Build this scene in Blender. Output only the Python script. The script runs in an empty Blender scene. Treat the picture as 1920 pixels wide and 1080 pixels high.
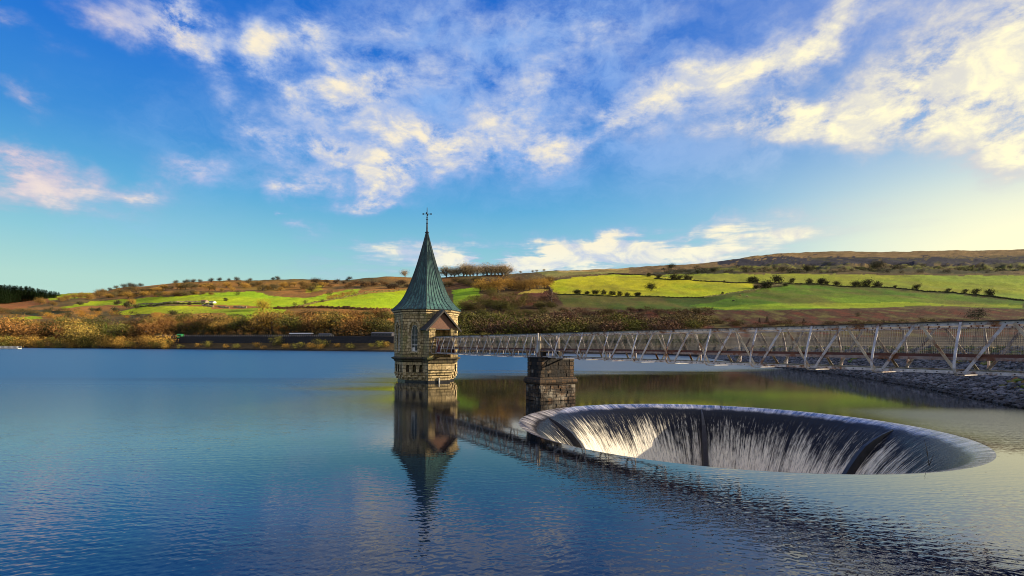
import bpy, bmesh, math, random
import numpy as np
from mathutils import Vector, Matrix, noise as mnoise
from mathutils.geometry import tessellate_polygon

random.seed(7); rng = np.random.default_rng(7)
scene = bpy.context.scene
COL = scene.collection
R = math.radians

# ------------------------------------------------------------------ camera model
F, YH, RO, H = 1030.0, 647.5, 0.006, 3.795          # focal (px of 1920), horizon row, roll, eye height
CR, SR = math.cos(RO), math.sin(RO)
def ab(x, y):
    u = (x - 960) / F; v = (YH - y) / F
    return u * CR - v * SR, u * SR + v * CR
def at(x, y, D):                                     # point of the place at depth D
    a, b = ab(x, y)
    return Vector((a * D, D, H + b * D))
def atz(x, y, z=0.0):
    a, b = ab(x, y)
    D = (z - H) / b
    return Vector((a * D, D, z))
def hor(x): return YH + (x - 960) * math.tan(RO)

cam = bpy.data.cameras.new('camera'); camo = bpy.data.objects.new('camera', cam); COL.objects.link(camo)
camo.location = (0, 0, H)
camo.rotation_mode = 'QUATERNION'
camo.rotation_quaternion = (Matrix.Rotation(R(90), 3, 'X') @ Matrix.Rotation(RO, 3, 'Z')).to_quaternion()
cam.sensor_width = 36; cam.lens = 36 * F / 1920
cam.shift_y = (YH - 540) / 1920
cam.clip_start = 0.2; cam.clip_end = 20000
scene.camera = camo

# ------------------------------------------------------------------ object helpers
def tag(o, label=None, cat=None, group=None, kind=None):
    if label: o['label'] = label
    if cat: o['category'] = cat
    if group: o['group'] = group
    if kind: o['kind'] = kind
    return o
def empty(name, loc, label, cat, group=None):
    o = bpy.data.objects.new(name, None); COL.objects.link(o); o.location = loc; o.empty_display_size = .3
    return tag(o, label, cat, group)
def wloc(o):
    v = Vector(o.location)
    while o.parent: o = o.parent; v = v + Vector(o.location)
    return v

class MB:
    def __init__(s): s.v = []; s.f = []; s.m = []; s.uv = None
    def add(s, vs, fs, mi=0):
        o = len(s.v); s.v += [tuple(p) for p in vs]
        for f in fs: s.f.append(tuple(i + o for i in f)); s.m.append(mi)
    def quad(s, a, b, c, d, mi=0): s.add([a, b, c, d], [(0, 1, 2, 3)], mi)
    def hexa(s, p, mi=0):                            # p: 4 bottom ccw, 4 top ccw
        s.add(p, [(3, 2, 1, 0), (4, 5, 6, 7), (0, 1, 5, 4), (1, 2, 6, 5), (2, 3, 7, 6), (3, 0, 4, 7)], mi)
    def box(s, c, X, Y, Z, mi=0):                    # half-extent vectors
        c = Vector(c); X = Vector(X); Y = Vector(Y); Z = Vector(Z)
        if X.cross(Y).dot(Z) < 0: X = -X
        s.hexa([c - X - Y - Z, c + X - Y - Z, c + X + Y - Z, c - X + Y - Z, c - X - Y + Z, c + X - Y + Z, c + X + Y + Z, c - X + Y + Z], mi)
    def bar(s, p0, p1, w, t, side, mi=0):            # bar along p0-p1, width w in plane, thickness t along 'side'
        p0 = Vector(p0); p1 = Vector(p1); d = (p1 - p0); L = d.length / 2; d.normalize()
        sd = Vector(side); sd = (sd - d * sd.dot(d)).normalized(); w_ = d.cross(sd)
        s.box((p0 + p1) / 2, d * L, w_ * (w / 2), sd * (t / 2), mi)
    def tube(s, pts, rad, n=6, mi=0, cap=True):
        pts = [Vector(p) for p in pts]; o = len(s.v)
        if isinstance(rad, (int, float)): rad = [rad] * len(pts)
        for i, p in enumerate(pts):
            d = (pts[min(i + 1, len(pts) - 1)] - pts[max(i - 1, 0)]).normalized()
            a = d.orthogonal().normalized() if i == 0 else (a - d * a.dot(d)).normalized()
            b = d.cross(a)
            for k in range(n):
                t = 2 * math.pi * k / n
                s.v.append(tuple(p + (a * math.cos(t) + b * math.sin(t)) * rad[i]))
        for i in range(len(pts) - 1):
            for k in range(n):
                k2 = (k + 1) % n
                s.f.append((o + i * n + k, o + i * n + k2, o + (i + 1) * n + k2, o + (i + 1) * n + k)); s.m.append(mi)
        if cap:
            s.f.append(tuple(o + k for k in reversed(range(n)))); s.m.append(mi)
            s.f.append(tuple(o + (len(pts) - 1) * n + k for k in range(n))); s.m.append(mi)
    def ring(s, prof, c, n=8, rot=0.0, mi=0, capb=False, capt=False):   # prof: (r, z)
        o = len(s.v)
        for r, z in prof:
            for k in range(n):
                t = rot + 2 * math.pi * k / n
                s.v.append((c[0] + r * math.cos(t), c[1] + r * math.sin(t), c[2] + z))
        for i in range(len(prof) - 1):
            for k in range(n):
                k2 = (k + 1) % n
                s.f.append((o + i * n + k, o + i * n + k2, o + (i + 1) * n + k2, o + (i + 1) * n + k)); s.m.append(mi)
        if capb: s.f.append(tuple(o + k for k in reversed(range(n)))); s.m.append(mi)
        if capt: s.f.append(tuple(o + (len(prof) - 1) * n + k for k in range(n))); s.m.append(mi)
    def panel(s, outline, holes, O, T, N, depth, back=True, mi=0, mib=0):
        """flat wall in the plane O + T*u + Z*v with holes, reveals of 'depth' and a back plate"""
        O = Vector(O); T = Vector(T); N = Vector(N); Z = Vector((0, 0, 1))
        loops = [[Vector((u, v, 0)) for u, v in outline]] + [[Vector((u, v, 0)) for u, v in h] for h in holes]
        flat = [p for l in loops for p in l]
        w = lambda p, d=0.0: O + T * p.x + Z * p.y - N * d
        tris = tessellate_polygon(loops)
        o = len(s.v); s.v += [tuple(w(p)) for p in flat]
        for t in tris:
            a, b, c = (w(flat[i]) for i in t)
            t = tuple(t) if (b - a).cross(c - a).dot(N) > 0 else tuple(reversed(t))
            s.f.append(tuple(i + o for i in t)); s.m.append(mi)
        for l in loops[1:]:
            k = len(l)
            for i in range(k):
                p, q = l[i], l[(i + 1) % k]
                s.quad(w(p), w(q), w(q, depth), w(p, depth), mib)
            if back: s.add([w(p, depth) for p in l], [tuple(range(k))], mib)
    def build(s, name, mats, parent=None, smooth=False, uv=False, fix=True):
        me = bpy.data.meshes.new(name)
        off = wloc(parent) if parent else Vector((0, 0, 0))
        me.from_pydata([(p[0] - off.x, p[1] - off.y, p[2] - off.z) for p in s.v], [], s.f)
        for m in (mats if isinstance(mats, (list, tuple)) else [mats]): me.materials.append(m)
        me.polygons.foreach_set('material_index', s.m)
        if fix:
            bm = bmesh.new(); bm.from_mesh(me); bmesh.ops.recalc_face_normals(bm, faces=bm.faces[:]); bm.to_mesh(me); bm.free()
        if smooth: me.polygons.foreach_set('use_smooth', [True] * len(me.polygons))
        if uv:
            ul = me.uv_layers.new(name='UVMap')
            for p in me.polygons:
                n = p.normal; hl = math.hypot(n.x, n.y)
                for li in p.loop_indices:
                    co = me.vertices[me.loops[li].vertex_index].co
                    if hl > .35:
                        ul.data[li].uv = ((-n.y * co.x + n.x * co.y) / hl, co.z + off.z)
                    else: ul.data[li].uv = (co.x, co.y)
        me.update()
        o = bpy.data.objects.new(name, me); COL.objects.link(o)
        if parent: o.parent = parent
        return o

# ------------------------------------------------------------------ material helpers
class NT:
    def __init__(s, tree): s.t = tree; tree.nodes.clear()
    def n(s, typ, ins=None, **kw):
        nd = s.t.nodes.new(typ)
        for k, v in kw.items(): setattr(nd, k, v)
        for k, v in (ins or {}).items(): s.put(nd.inputs[k], v)
        return nd
    def put(s, sock, v):
        if isinstance(v, bpy.types.NodeSocket): s.t.links.new(v, sock)
        else:
            if isinstance(v, (tuple, list)) and sock.type == 'RGBA' and len(v) == 3: v = (*v, 1)
            sock.default_value = v
    def math(s, op, a, b=None, c=None, clamp=False):
        nd = s.t.nodes.new('ShaderNodeMath'); nd.operation = op; nd.use_clamp = clamp
        for i, v in enumerate((a, b, c)):
            if v is not None: s.put(nd.inputs[i], v)
        return nd.outputs[0]
    def vm(s, op, a, b=None, out=0):
        nd = s.t.nodes.new('ShaderNodeVectorMath'); nd.operation = op
        s.put(nd.inputs[0], a)
        if b is not None: s.put(nd.inputs['Scale'] if op == 'SCALE' else nd.inputs[1], b)
        return nd.outputs['Value'] if op in ('LENGTH', 'DOT_PRODUCT', 'DISTANCE') else nd.outputs[0]
    def mix(s, f, a, b, mode='MIX'):
        nd = s.t.nodes.new('ShaderNodeMix'); nd.data_type = 'RGBA'; nd.blend_type = mode
        s.put(nd.inputs[0], f); s.put(nd.inputs[6], a); s.put(nd.inputs[7], b)
        return nd.outputs[2]
    def noise(s, vec, scale, detail=4, rough=.55, dist=0., out=0):
        nd = s.n('ShaderNodeTexNoise', {'Scale': scale, 'Detail': detail, 'Roughness': rough, 'Distortion': dist})
        if vec is not None: s.put(nd.inputs['Vector'], vec)
        return nd.outputs[out]
    def mr(s, v, a, b, c=0., d=1., smooth=True):
        nd = s.t.nodes.new('ShaderNodeMapRange'); nd.interpolation_type = 'SMOOTHSTEP' if smooth else 'LINEAR'
        for i, q in enumerate((v, a, b, c, d)): s.put(nd.inputs[i], q)
        return nd.outputs[0]
    def ramp(s, f, stops, interp='LINEAR'):
        nd = s.t.nodes.new('ShaderNodeValToRGB'); cr = nd.color_ramp; cr.interpolation = interp
        while len(cr.elements) < len(stops): cr.elements.new(.5)
        for e, (p, c) in zip(cr.elements, stops): e.position = p; e.color = (*c, 1)
        s.put(nd.inputs[0], f); return nd.outputs[0]
    def xyz(s, x, y, z):
        nd = s.t.nodes.new('ShaderNodeCombineXYZ')
        for i, v in enumerate((x, y, z)): s.put(nd.inputs[i], v)
        return nd.outputs[0]
    def sep(s, v):
        nd = s.t.nodes.new('ShaderNodeSeparateXYZ'); s.put(nd.inputs[0], v); return nd.outputs
    def scalev(s, v, sx, sy, sz): return s.vm('MULTIPLY', v, (sx, sy, sz))
    def pos(s): return s.n('ShaderNodeNewGeometry').outputs['Position']
    def obj(s): return s.n('ShaderNodeTexCoord').outputs['Object']
    def uv(s): return s.n('ShaderNodeTexCoord').outputs['UV']
    def bump(s, h, strength=.5, dist=.05, normal=None):
        nd = s.n('ShaderNodeBump', {'Height': h, 'Strength': strength, 'Distance': dist})
        if normal is not None: s.put(nd.inputs['Normal'], normal)
        return nd.outputs[0]
    def out(s, color, rough=.8, metal=0., normal=None, spec=.5, **extra):
        ins = {'Base Color': color, 'Roughness': rough, 'Metallic': metal, 'Specular IOR Level': spec}
        ins.update(extra)
        p = s.n('ShaderNodeBsdfPrincipled', ins)
        if normal is not None: s.put(p.inputs['Normal'], normal)
        o = s.n('ShaderNodeOutputMaterial'); s.t.links.new(p.outputs[0], o.inputs[0]); return p
def mat(name):
    m = bpy.data.materials.new(name); m.use_nodes = True
    return m, NT(m.node_tree)

def m_masonry(name, c1, c2, mortar, bw=.55, bh=.28, stain=(.02, .022, .012), stain_amt=.5, rough_bump=.8, blotch=None):
    m, t = mat(name); uv = t.uv(); P = t.pos()
    wob = t.vm('ADD', uv, t.vm('SCALE', t.vm('SUBTRACT', t.noise(uv, 2.2, 2, out=1), (.5, .5, .5)), .09))
    b = t.n('ShaderNodeTexBrick', {'Vector': wob, 'Color1': c1, 'Color2': c2, 'Mortar': mortar, 'Scale': 1.0, 'Mortar Size': .026,
                                   'Mortar Smooth': .3, 'Bias': 0., 'Brick Width': bw, 'Row Height': bh}, offset=.5, squash=.7, squash_frequency=3)
    n1 = t.noise(P, 6, 5, .65); n2 = t.noise(P, 1.1, 4, .6); n3 = t.noise(t.scalev(P, 3.2, 3.2, .5), 1.0, 4, .6)
    col = t.mix(t.mr(n1, .3, .75), b.outputs['Color'], t.mix(1., b.outputs['Color'], (.45, .42, .4), 'MULTIPLY'))
    if blotch: col = t.mix(t.math('MULTIPLY', t.mr(n2, .48, .66), .8), col, blotch)
    col = t.mix(t.math('MULTIPLY', t.mr(n3, .46, .68), stain_amt), col, stain)
    hgt = t.math('ADD', t.math('MULTIPLY', b.outputs['Fac'], -1.0), t.math('MULTIPLY', n1, .9))
    t.out(col, .88, normal=t.bump(hgt, rough_bump, .06)); return m
M = {}
M['sandstone'] = m_masonry('sandstone_masonry', (.78, .60, .30), (.34, .25, .11), (.10, .075, .035), blotch=(.24, .22, .07), stain=(.05, .045, .018), stain_amt=.55)
M['dressed'] = m_masonry('dressed_sandstone', (.76, .60, .33), (.46, .35, .17), (.10, .08, .04), bw=.9, bh=.34, stain=(.05, .05, .02), stain_amt=.6, rough_bump=.3)
M['ledge'] = m_masonry('mossy_ledge_niche_shade_stone', (.16, .12, .06), (.10, .08, .04), (.05, .04, .03), bw=1.2, bh=.4, blotch=(.055, .07, .015), stain=(.012, .012, .008), stain_amt=.8, rough_bump=.3)
M['pier'] = m_masonry('pier_rubble_stone', (.15, .085, .04), (.035, .026, .018), (.025, .02, .016), bw=.5, bh=.26, blotch=(.30, .27, .22), stain=(.012, .011, .012), stain_amt=.7, rough_bump=1.)
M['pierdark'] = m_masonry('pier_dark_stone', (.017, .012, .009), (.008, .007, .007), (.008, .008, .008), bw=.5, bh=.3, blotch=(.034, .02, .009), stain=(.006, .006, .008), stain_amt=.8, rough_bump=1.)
M['quoin'] = m_masonry('pier_quoin_stone', (.15, .085, .04), (.06, .04, .022), (.02, .016, .014), bw=.45, bh=.3, stain=(.012, .01, .009), stain_amt=.6, rough_bump=.9)
M['wallstone'] = m_masonry('lineside_wall_stone', (.035, .032, .035), (.02, .02, .024), (.01, .01, .01), bw=1.6, bh=.7, stain=(.01, .01, .01))

def m_copper():
    m, t = mat('weathered_copper'); P = t.pos()
    n = t.noise(t.scalev(P, 2.6, 2.6, .22), 1.6, 5, .6); n2 = t.noise(P, .8, 3, .6); n3 = t.noise(P, 9, 3)
    c = t.mix(t.mr(n, .34, .62), (.075, .185, .16), (.03, .065, .07))
    c = t.mix(t.math('MULTIPLY', t.mr(n2, .5, .66), .35), c, (.12, .26, .21))
    c = t.mix(t.math('MULTIPLY', t.mr(n3, .5, .75), .3), c, (.03, .05, .055))
    t.out(c, t.mr(n, .3, .7, .5, .7), .0, spec=.3, normal=t.bump(n3, .15, .03)); return m
M['copper'] = m_copper()
def m_plain(name, col, rough=.6, metal=0., var=.35, scale=5, spec=.5):
    m, t = mat(name); P = t.pos(); n = t.noise(P, scale, 5, .6)
    c = t.mix(t.mr(n, .3, .7), tuple(q * (1 - var) for q in col), tuple(min(1, q * (1 + var * .6)) for q in col))
    t.out(c, rough, metal, normal=t.bump(n, .2, .02), spec=spec); return m
M['seam'] = m_plain('dark_copper_seam', (.022, .045, .045), .6)
M['iron'] = m_plain('black_iron', (.02, .022, .03), .5, .4)
M['white'] = m_plain('white_paint', (.72, .72, .68), .5, var=.1)
M['slate'] = m_plain('slate_roof', (.035, .035, .04), .5, var=.5, scale=3)
M['barge'] = m_plain('dark_bargeboard', (.018, .015, .014), .6)
M['gable'] = m_plain('brown_gable_boarding', (.17, .085, .055), .8, scale=14, var=.5)
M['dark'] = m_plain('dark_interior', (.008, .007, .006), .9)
M['pipe'] = m_plain('pale_pipe', (.55, .53, .48), .5, var=.25)
M['fencegrey'] = m_plain('grey_fence', (.20, .19, .18), .8)
M['redplate'] = m_plain('red_oxide_plate', (.17, .022, .016), .6, var=.4)
M['wire'] = m_plain('galvanised_wire', (.10, .10, .11), .5, .3, var=.3, scale=.6)
M['bearing'] = m_plain('cast_bearing', (.02, .016, .014), .8)
M['green'] = m_plain('green_paint', (.02, .30, .06), .5, var=.2)
M['plank'] = m_plain('deck_planks', (.07, .06, .05), .9)
def m_glass():
    m, t = mat('window_glass'); t.out((.012, .022, .028), .1, spec=.35); return m
M['glass'] = m_glass()
def m_steel(name, paint, rust_lo, rust_hi, rust=(.13, .045, .016), rust2=(.28, .13, .045)):
    m, t = mat(name); P = t.pos()
    n = t.noise(P, 1.6, 6, .68); n2 = t.noise(P, 14, 3, .6); n3 = t.noise(P, 4.5, 4, .6)
    pc = t.mix(t.mr(n3, .3, .7), paint, tuple(q * .66 for q in paint))
    rc = t.mix(t.mr(n2, .35, .65), rust, rust2)
    c = t.mix(t.mr(t.math('ADD', n, t.math('MULTIPLY', n2, .12)), rust_lo, rust_hi), pc, rc)
    t.out(c, .62, .1, normal=t.bump(n2, .25, .01)); return m
M['steel'] = m_steel('painted_steel', (.60, .57, .57), .54, .72)
M['steeltan'] = m_steel('sunlit_rusty_steel', (.58, .48, .34), .49, .72)  # tan paint carries the sunlight on these members, with some rust
M['cap'] = m_steel('dark_top_flange', (.035, .032, .03), .6, .75, rust2=(.12, .05, .02))
M['rustrail'] = m_steel('rusty_red_kerb', (.10, .028, .02), .5, .8, rust2=(.16, .05, .025))
M['channel'] = m_steel('pinkish_deck_channel', (.34, .26, .23), .5, .7, rust2=(.20, .07, .03))

# ------------------------------------------------------------------ sun and sky
SUN_AZ, SUN_EL = 88.0, 17.0                          # azimuth clockwise from the view axis
sd = Vector((math.sin(R(SUN_AZ)) * math.cos(R(SUN_EL)), math.cos(R(SUN_AZ)) * math.cos(R(SUN_EL)), math.sin(R(SUN_EL))))
sl = bpy.data.lights.new('sun', 'SUN'); sl.energy = 5.0; sl.angle = R(.5); sl.color = (1.0, .82, .58)
so = bpy.data.objects.new('sun', sl); COL.objects.link(so); so.rotation_euler = (-sd).to_track_quat('-Z', 'Y').to_euler()

world = bpy.data.worlds.new('World'); scene.world = world; world.use_nodes = True
def build_world():
    t = NT(world.node_tree)
    d = t.n('ShaderNodeTexCoord').outputs['Generated']
    X, Y, Z = t.sep(d)
    az = t.math('ARCTAN2', X, Y); el = t.math('ARCSINE', Z)
    sky = t.n('ShaderNodeTexSky', sky_type='NISHITA', sun_disc=False, sun_elevation=R(SUN_EL), sun_rotation=R(SUN_AZ))
    base = t.ramp(t.math('MULTIPLY', el, 1 / .8, clamp=True), [
        (0.0, (.52, .74, .62)), (.12, (.44, .71, .64)), (.20, (.26, .60, .69)), (.30, (.10, .42, .72)), (.40, (.035, .27, .70)),
        (.55, (.004, .17, .68)), (.72, (.001, .135, .63)), (1.0, (.001, .08, .46))])
    base = t.mix(.12, base, t.vm('SCALE', sky.outputs[0], .1))
    # paler, creamier towards the sun
    wf = t.math('MULTIPLY', t.mr(az, -.05, .95), t.mr(el, .75, .02))
    base = t.mix(t.math('MULTIPLY', wf, .62, clamp=True), base, (.66, .76, .80))
    low = t.math('MULTIPLY', t.mr(az, .30, .80), t.mr(el, .33, .11))
    base = t.mix(low, base, (1.10, 1.03, .66))
    p = t.xyz(az, el, 0.)
    # warp so that the cloud edges are torn and not oval
    w1 = t.noise(t.scalev(p, 1, 1.3, 1), 6.0, 5, .6, .1, out=1)
    pw = t.vm('ADD', p, t.vm('MULTIPLY', t.vm('SUBTRACT', w1, (.5, .5, .5)), (.20, .13, 0)))
    def blob(acc, cx, cy, rx, ry, rot, amp):
        a, b = ab(cx, cy); A = math.atan(a); E = math.atan2(b, math.hypot(1, a))
        k = math.cos(A)
        mp = t.n('ShaderNodeMapping', {'Vector': pw, 'Location': (A, E, 0), 'Rotation': (0, 0, -R(rot)),
                                       'Scale': (rx * 1.55 / F * k * k, ry * 1.55 / F * k, 1)}, vector_type='TEXTURE')
        g = t.n('ShaderNodeTexGradient', {'Vector': mp.outputs[0]}, gradient_type='QUADRATIC_SPHERE')
        return t.math('MULTIPLY_ADD', g.outputs['Fac'], amp, acc)
    S = 0.0
    for q in [(335, 35, 75, 60, 0, 1.9), (255, 45, 130, 45, 25, .9), (365, 105, 95, 30, 38, .95), (490, 82, 80, 36, -15, 1.3), (590, 75, 75, 60, 0, .8),
              (520, 145, 150, 40, 25, .75), (650, 150, 110, 45, -20, .9), (720, 185, 170, 60, 0, .55), (470, 235, 110, 40, 30, .6), (765, 240, 110, 36, 10, 1.3),
              (840, 268, 90, 30, 5, .9), (640, 290, 160, 36, 8, 1.35), (735, 300, 130, 28, 5, 1.2), (705, 345, 85, 46, -20, 1.7), (680, 388, 90, 20, -12, 1.1), (860, 300, 300, 80, 3, .28),
              (930, 240, 100, 46, 0, 1.15), (945, 312, 130, 40, 0, 1.15), (1055, 265, 95, 30, -10, 1.2), (560, 235, 140, 60, 15, .6), (900, 110, 300, 140, 0, .40), (1100, 60, 340, 110, -10, .46), (1150, 250, 260, 70, 0, .25), (700, 100, 240, 90, 15, .25),
              (1290, 150, 190, 50, -14, .9), (1150, 200, 130, 30, -18, .55), (1000, 190, 160, 60, 0, .35), (1500, 212, 260, 48, 4, 1.5), (1620, 252, 280, 44, 8, 1.3), (1780, 170, 280, 120, 0, 1.5),
              (1880, 90, 230, 120, 0, 1.0), (1560, 55, 170, 50, -25, 1.15), (1400, 110, 210, 60, -14, 1.1), (1920, 255, 150, 60, 0, 1.2), (2150, 200, 350, 220, 0, 1.6),
              (45, 358, 130, 42, 0, 2.4), (40, 292, 140, 44, 5, 1.6), (55, 175, 95, 28, 35, .6), (235, 365, 140, 34, -8, 1.4), (370, 300, 110, 44, -10, 1.2), (560, 345, 110, 44, 0, .8),
              (590, 440, 62, 15, 0, 1.0), (560, 410, 14, 7, 0, .8), (60, 30, 110, 26, 15, .45), (980, 486, 480, 46, -3, 2.5), (1240, 478, 380, 54, -4, 2.2), (860, 484, 220, 17, 2, 1.0), (1100, 450, 200, 12, -3, .5),
              (1300, 440, 80, 9, -32, .9), (560, 340, 60, 26, 0, .5), (760, 30, 150, 50, -10, .4), (1740, 20, 220, 40, 0, .3), (-250, 250, 250, 120, 0, .8), (2500, 100, 300, 150, 0, 1.2)]:
        S = blob(S, *q)
    V = 0.0
    for q in [(900, 110, 330, 150, 0, 1.0), (1120, 70, 330, 120, -10, 1.0), (700, 130, 260, 120, 15, .8), (1150, 260, 300, 90, 0, .7), (860, 300, 360, 100, 3, .9), (430, 290, 260, 90, 10, .7), (1500, 110, 300, 110, -10, .9), (1450, 300, 260, 60, 0, .5), (200, 400, 260, 60, 0, .5)]:
        V = blob(V, *q)
    vn = t.noise(t.scalev(pw, 1.6, 3.2, 1), 3.0, 7, .65, .2)
    veil = t.math('MULTIPLY', t.math('MINIMUM', V, 1.0), t.mr(vn, .36, .68, .0, .80))
    base = t.mix(veil, base, t.mix(t.mr(az, .1, .6), (.34, .54, .90), (.68, .74, .87)))
    ps = t.scalev(p, 1, 1.75, 1)
    n1 = t.noise(ps, 10.0, 9, .66, .15); n1b = t.noise(t.scalev(p, 5.5, 34, 1), 1.0, 7, .6, .3); lo = t.mr(el, .25, .18)
    n1 = t.math('ADD', t.math('MULTIPLY', n1, t.math('SUBTRACT', 1.0, lo)), t.math('MULTIPLY', n1b, lo))
    n2 = t.noise(t.vm('ADD', t.scalev(p, 1, 2.2, 1), (3.1, 1.7, 0)), 3.2, 6, .6, .5)
    bk = t.math('MAXIMUM', t.mr(Y, .30, -.15), t.mr(el, .62, .90))
    back = t.math('ADD', t.math('MULTIPLY', t.mr(n2, .45, .75), .14), t.math('MULTIPLY', bk, t.mr(n2, .30, .65, .25, 1.15)))  # denser unseen cloud behind the camera and overhead, added to lift ambient light
    dens = t.math('MULTIPLY', t.math('ADD', S, back), t.mr(n1, .33, .67, .14, 1.75, smooth=False))
    a = t.mr(dens, .05, t.math('MULTIPLY_ADD', lo, 1.0, 1.0))
    n3 = t.noise(t.vm('ADD', ps, (7.7, 2.2, 0)), 14.0, 6, .6, .5)
    lit = t.math('MULTIPLY', t.mr(dens, .45, 1.8), t.mr(n3, .34, .60, .30, 1.0))
    warm = t.mr(az, .05, .65); left = t.mr(az, -.45, -.75)
    shade = t.mix(warm, (.34, .47, .78), (.62, .62, .66)); shade = t.mix(left, shade, (.52, .50, .66))
    lt = t.mix(warm, (1.0, .88, .64), (1.12, 1.02, .66)); lt = t.mix(left, lt, (.86, .72, .68))
    lt = t.mix(t.mr(el, .22, .10), lt, (.92, .92, .78))
    cl = t.mix(lit, shade, lt)
    col = t.mix(t.math('MULTIPLY', a, .94), base, cl)
    col = t.mix(t.mr(el, -.01, -.10), col, (.05, .06, .06))
    bg = t.n('ShaderNodeBackground', {'Color': t.vm('SCALE', col, 6.3), 'Strength': .1})
    o = t.n('ShaderNodeOutputWorld'); t.t.links.new(bg.outputs[0], o.inputs[0])
build_world()
world.cycles.sampling_method = 'MANUAL'; world.cycles.sample_map_resolution = 512

# ------------------------------------------------------------------ water
SC = Vector((9.924, 26.29, 0)); 
def rim(th): return 9.75 - .16 * math.cos(2 * th) - .25 * math.sin(2 * th)
def m_water():
    m, t = mat('lake_water'); P = t.pos(); X, Y, Z = t.sep(P)
    Pn = t.xyz(X, Y, 0.)
    w = t.noise(t.scalev(Pn, .012, .05, 1), 1.0, 4, .6, .6)                    # long wind streaks
    wj = t.math('MULTIPLY', t.math('SUBTRACT', w, .5), 1.0)
    # wind roughened: beyond about 68 m, and to the left of the tower
    far = t.mr(t.math('ADD', t.math('MULTIPLY_ADD', X, -.45, Y), t.math('MULTIPLY', wj, 60)), t.mr(X, -30, 0, 35, 60), t.mr(X, -30, 0, 120, 84))
    left = t.mr(t.math('ADD', t.math('MULTIPLY_ADD', Y, -.17, t.math('MULTIPLY', X, -1.0)), t.math('MULTIPLY', wj, 30)), -1.5, 13)
    rightp = t.math('MULTIPLY', t.mr(t.math('ADD', X, t.math('MULTIPLY', wj, 8)), 18, 24), t.mr(t.math('ADD', Y, t.math('MULTIPLY', wj, 6)), 17.5, 21))
    rightp = t.math('MULTIPLY', rightp, t.mr(Y, 36, 30))
    streak = t.math('MULTIPLY', t.mr(w, .60, .68), t.mr(Y, 38, 46))
    near = t.mr(t.math('ADD', Y, t.math('MULTIPLY', wj, 7)), 19, 11)
    amp = t.math('MAXIMUM', t.math('MULTIPLY', far, .15), t.math('MULTIPLY', left, t.mr(Y, 14, 70, .05, .16)))
    amp = t.math('MAXIMUM', amp, t.math('MULTIPLY', rightp, .11))
    amp = t.math('MAXIMUM', amp, t.math('MULTIPLY', streak, .11))
    amp = t.math('MAXIMUM', amp, t.math('MULTIPLY', near, .039))
    amp = t.math('ADD', amp, .0065)
    # wind wavelets: a few short wave trains with wandering crests
    ph = t.noise(Pn, .55, 3, .6); ph2 = t.noise(Pn, 1.9, 2, .5); gust = t.mr(t.noise(Pn, .8, 2, .5), .3, .7, .45, 1.25)
    SX = 0.0; SY = 0.0
    for ang, lam, a_, k1, k2 in ((-68, .17, .42, 9, 3.2), (-100, .24, .40, 7, -2.8), (-122, .13, .30, -11, 3.6), (-82, .42, .30, 5, 2.0), (-50, .10, .22, 13, -4.0)):
        dx, dy = math.cos(R(ang)), math.sin(R(ang)); kk = 2 * math.pi / lam
        arg = t.math('ADD', t.math('MULTIPLY', X, kk * dx), t.math('MULTIPLY', Y, kk * dy))
        arg = t.math('ADD', arg, t.math('ADD', t.math('MULTIPLY', ph, k1 * 2.2), t.math('MULTIPLY', ph2, k2 * 1.6)))
        cs = t.math('COSINE', arg)
        SX = t.math('MULTIPLY_ADD', cs, a_ * dx, SX); SY = t.math('MULTIPLY_ADD', cs, a_ * dy, SY)
    c1 = t.vm('SUBTRACT', t.noise(Pn, 9., 2, .5, out=1), (.5, .5, .5))
    sl = t.vm('ADD', t.vm('SCALE', t.xyz(SX, SY, 0.), t.math('MULTIPLY', gust, .26)), t.vm('SCALE', c1, .45))
    dist = t.vm('LENGTH', Pn)
    ramp_ = t.mr(Y, 11, 34, 1., .22)
    sx, sy, sz = t.sep(t.vm('SCALE', sl, t.math('MULTIPLY', t.math('MULTIPLY', amp, 3.6), ramp_)))
    rgh = t.math('MAXIMUM', .03, t.math('MULTIPLY', t.math('SQRT', t.math('SUBTRACT', 1.0, ramp_)), t.math('SQRT', t.math('MULTIPLY', amp, .72))))
    nrm = t.vm('NORMALIZE', t.xyz(sx, sy, 1.0))
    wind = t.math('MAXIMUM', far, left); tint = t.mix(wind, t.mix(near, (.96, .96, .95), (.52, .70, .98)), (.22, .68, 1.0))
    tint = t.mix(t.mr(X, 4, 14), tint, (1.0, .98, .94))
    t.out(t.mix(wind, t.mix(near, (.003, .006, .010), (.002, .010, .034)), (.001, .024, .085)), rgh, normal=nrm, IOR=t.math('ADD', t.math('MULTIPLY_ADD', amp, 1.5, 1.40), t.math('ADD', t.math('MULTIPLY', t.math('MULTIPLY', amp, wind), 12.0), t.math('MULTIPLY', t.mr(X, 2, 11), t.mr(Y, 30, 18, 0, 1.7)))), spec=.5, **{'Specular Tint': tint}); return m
M['water'] = m_water()
def build_water():
    n = 160; vs = []; fs = []
    outer = []
    for k in range(n):
        th = 2 * math.pi * k / n
        vs.append((SC.x + (rim(th) - .02) * math.cos(th), SC.y + (rim(th) - .02) * math.sin(th), 0.))
    for rr in (14., 40., 150., 700., 2500.):
        for k in range(n):
            th = 2 * math.pi * k / n
            vs.append((SC.x + rr * math.cos(th), SC.y + rr * math.sin(th), 0.))
    for i in range(5):
        for k in range(n):
            k2 = (k + 1) % n
            fs.append((i * n + k, (i + 1) * n + k, (i + 1) * n + k2, i * n + k2))
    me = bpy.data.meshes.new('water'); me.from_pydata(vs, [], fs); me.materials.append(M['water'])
    o = bpy.data.objects.new('water', me); COL.objects.link(o); tag(o, kind='structure')
build_water()

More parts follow.
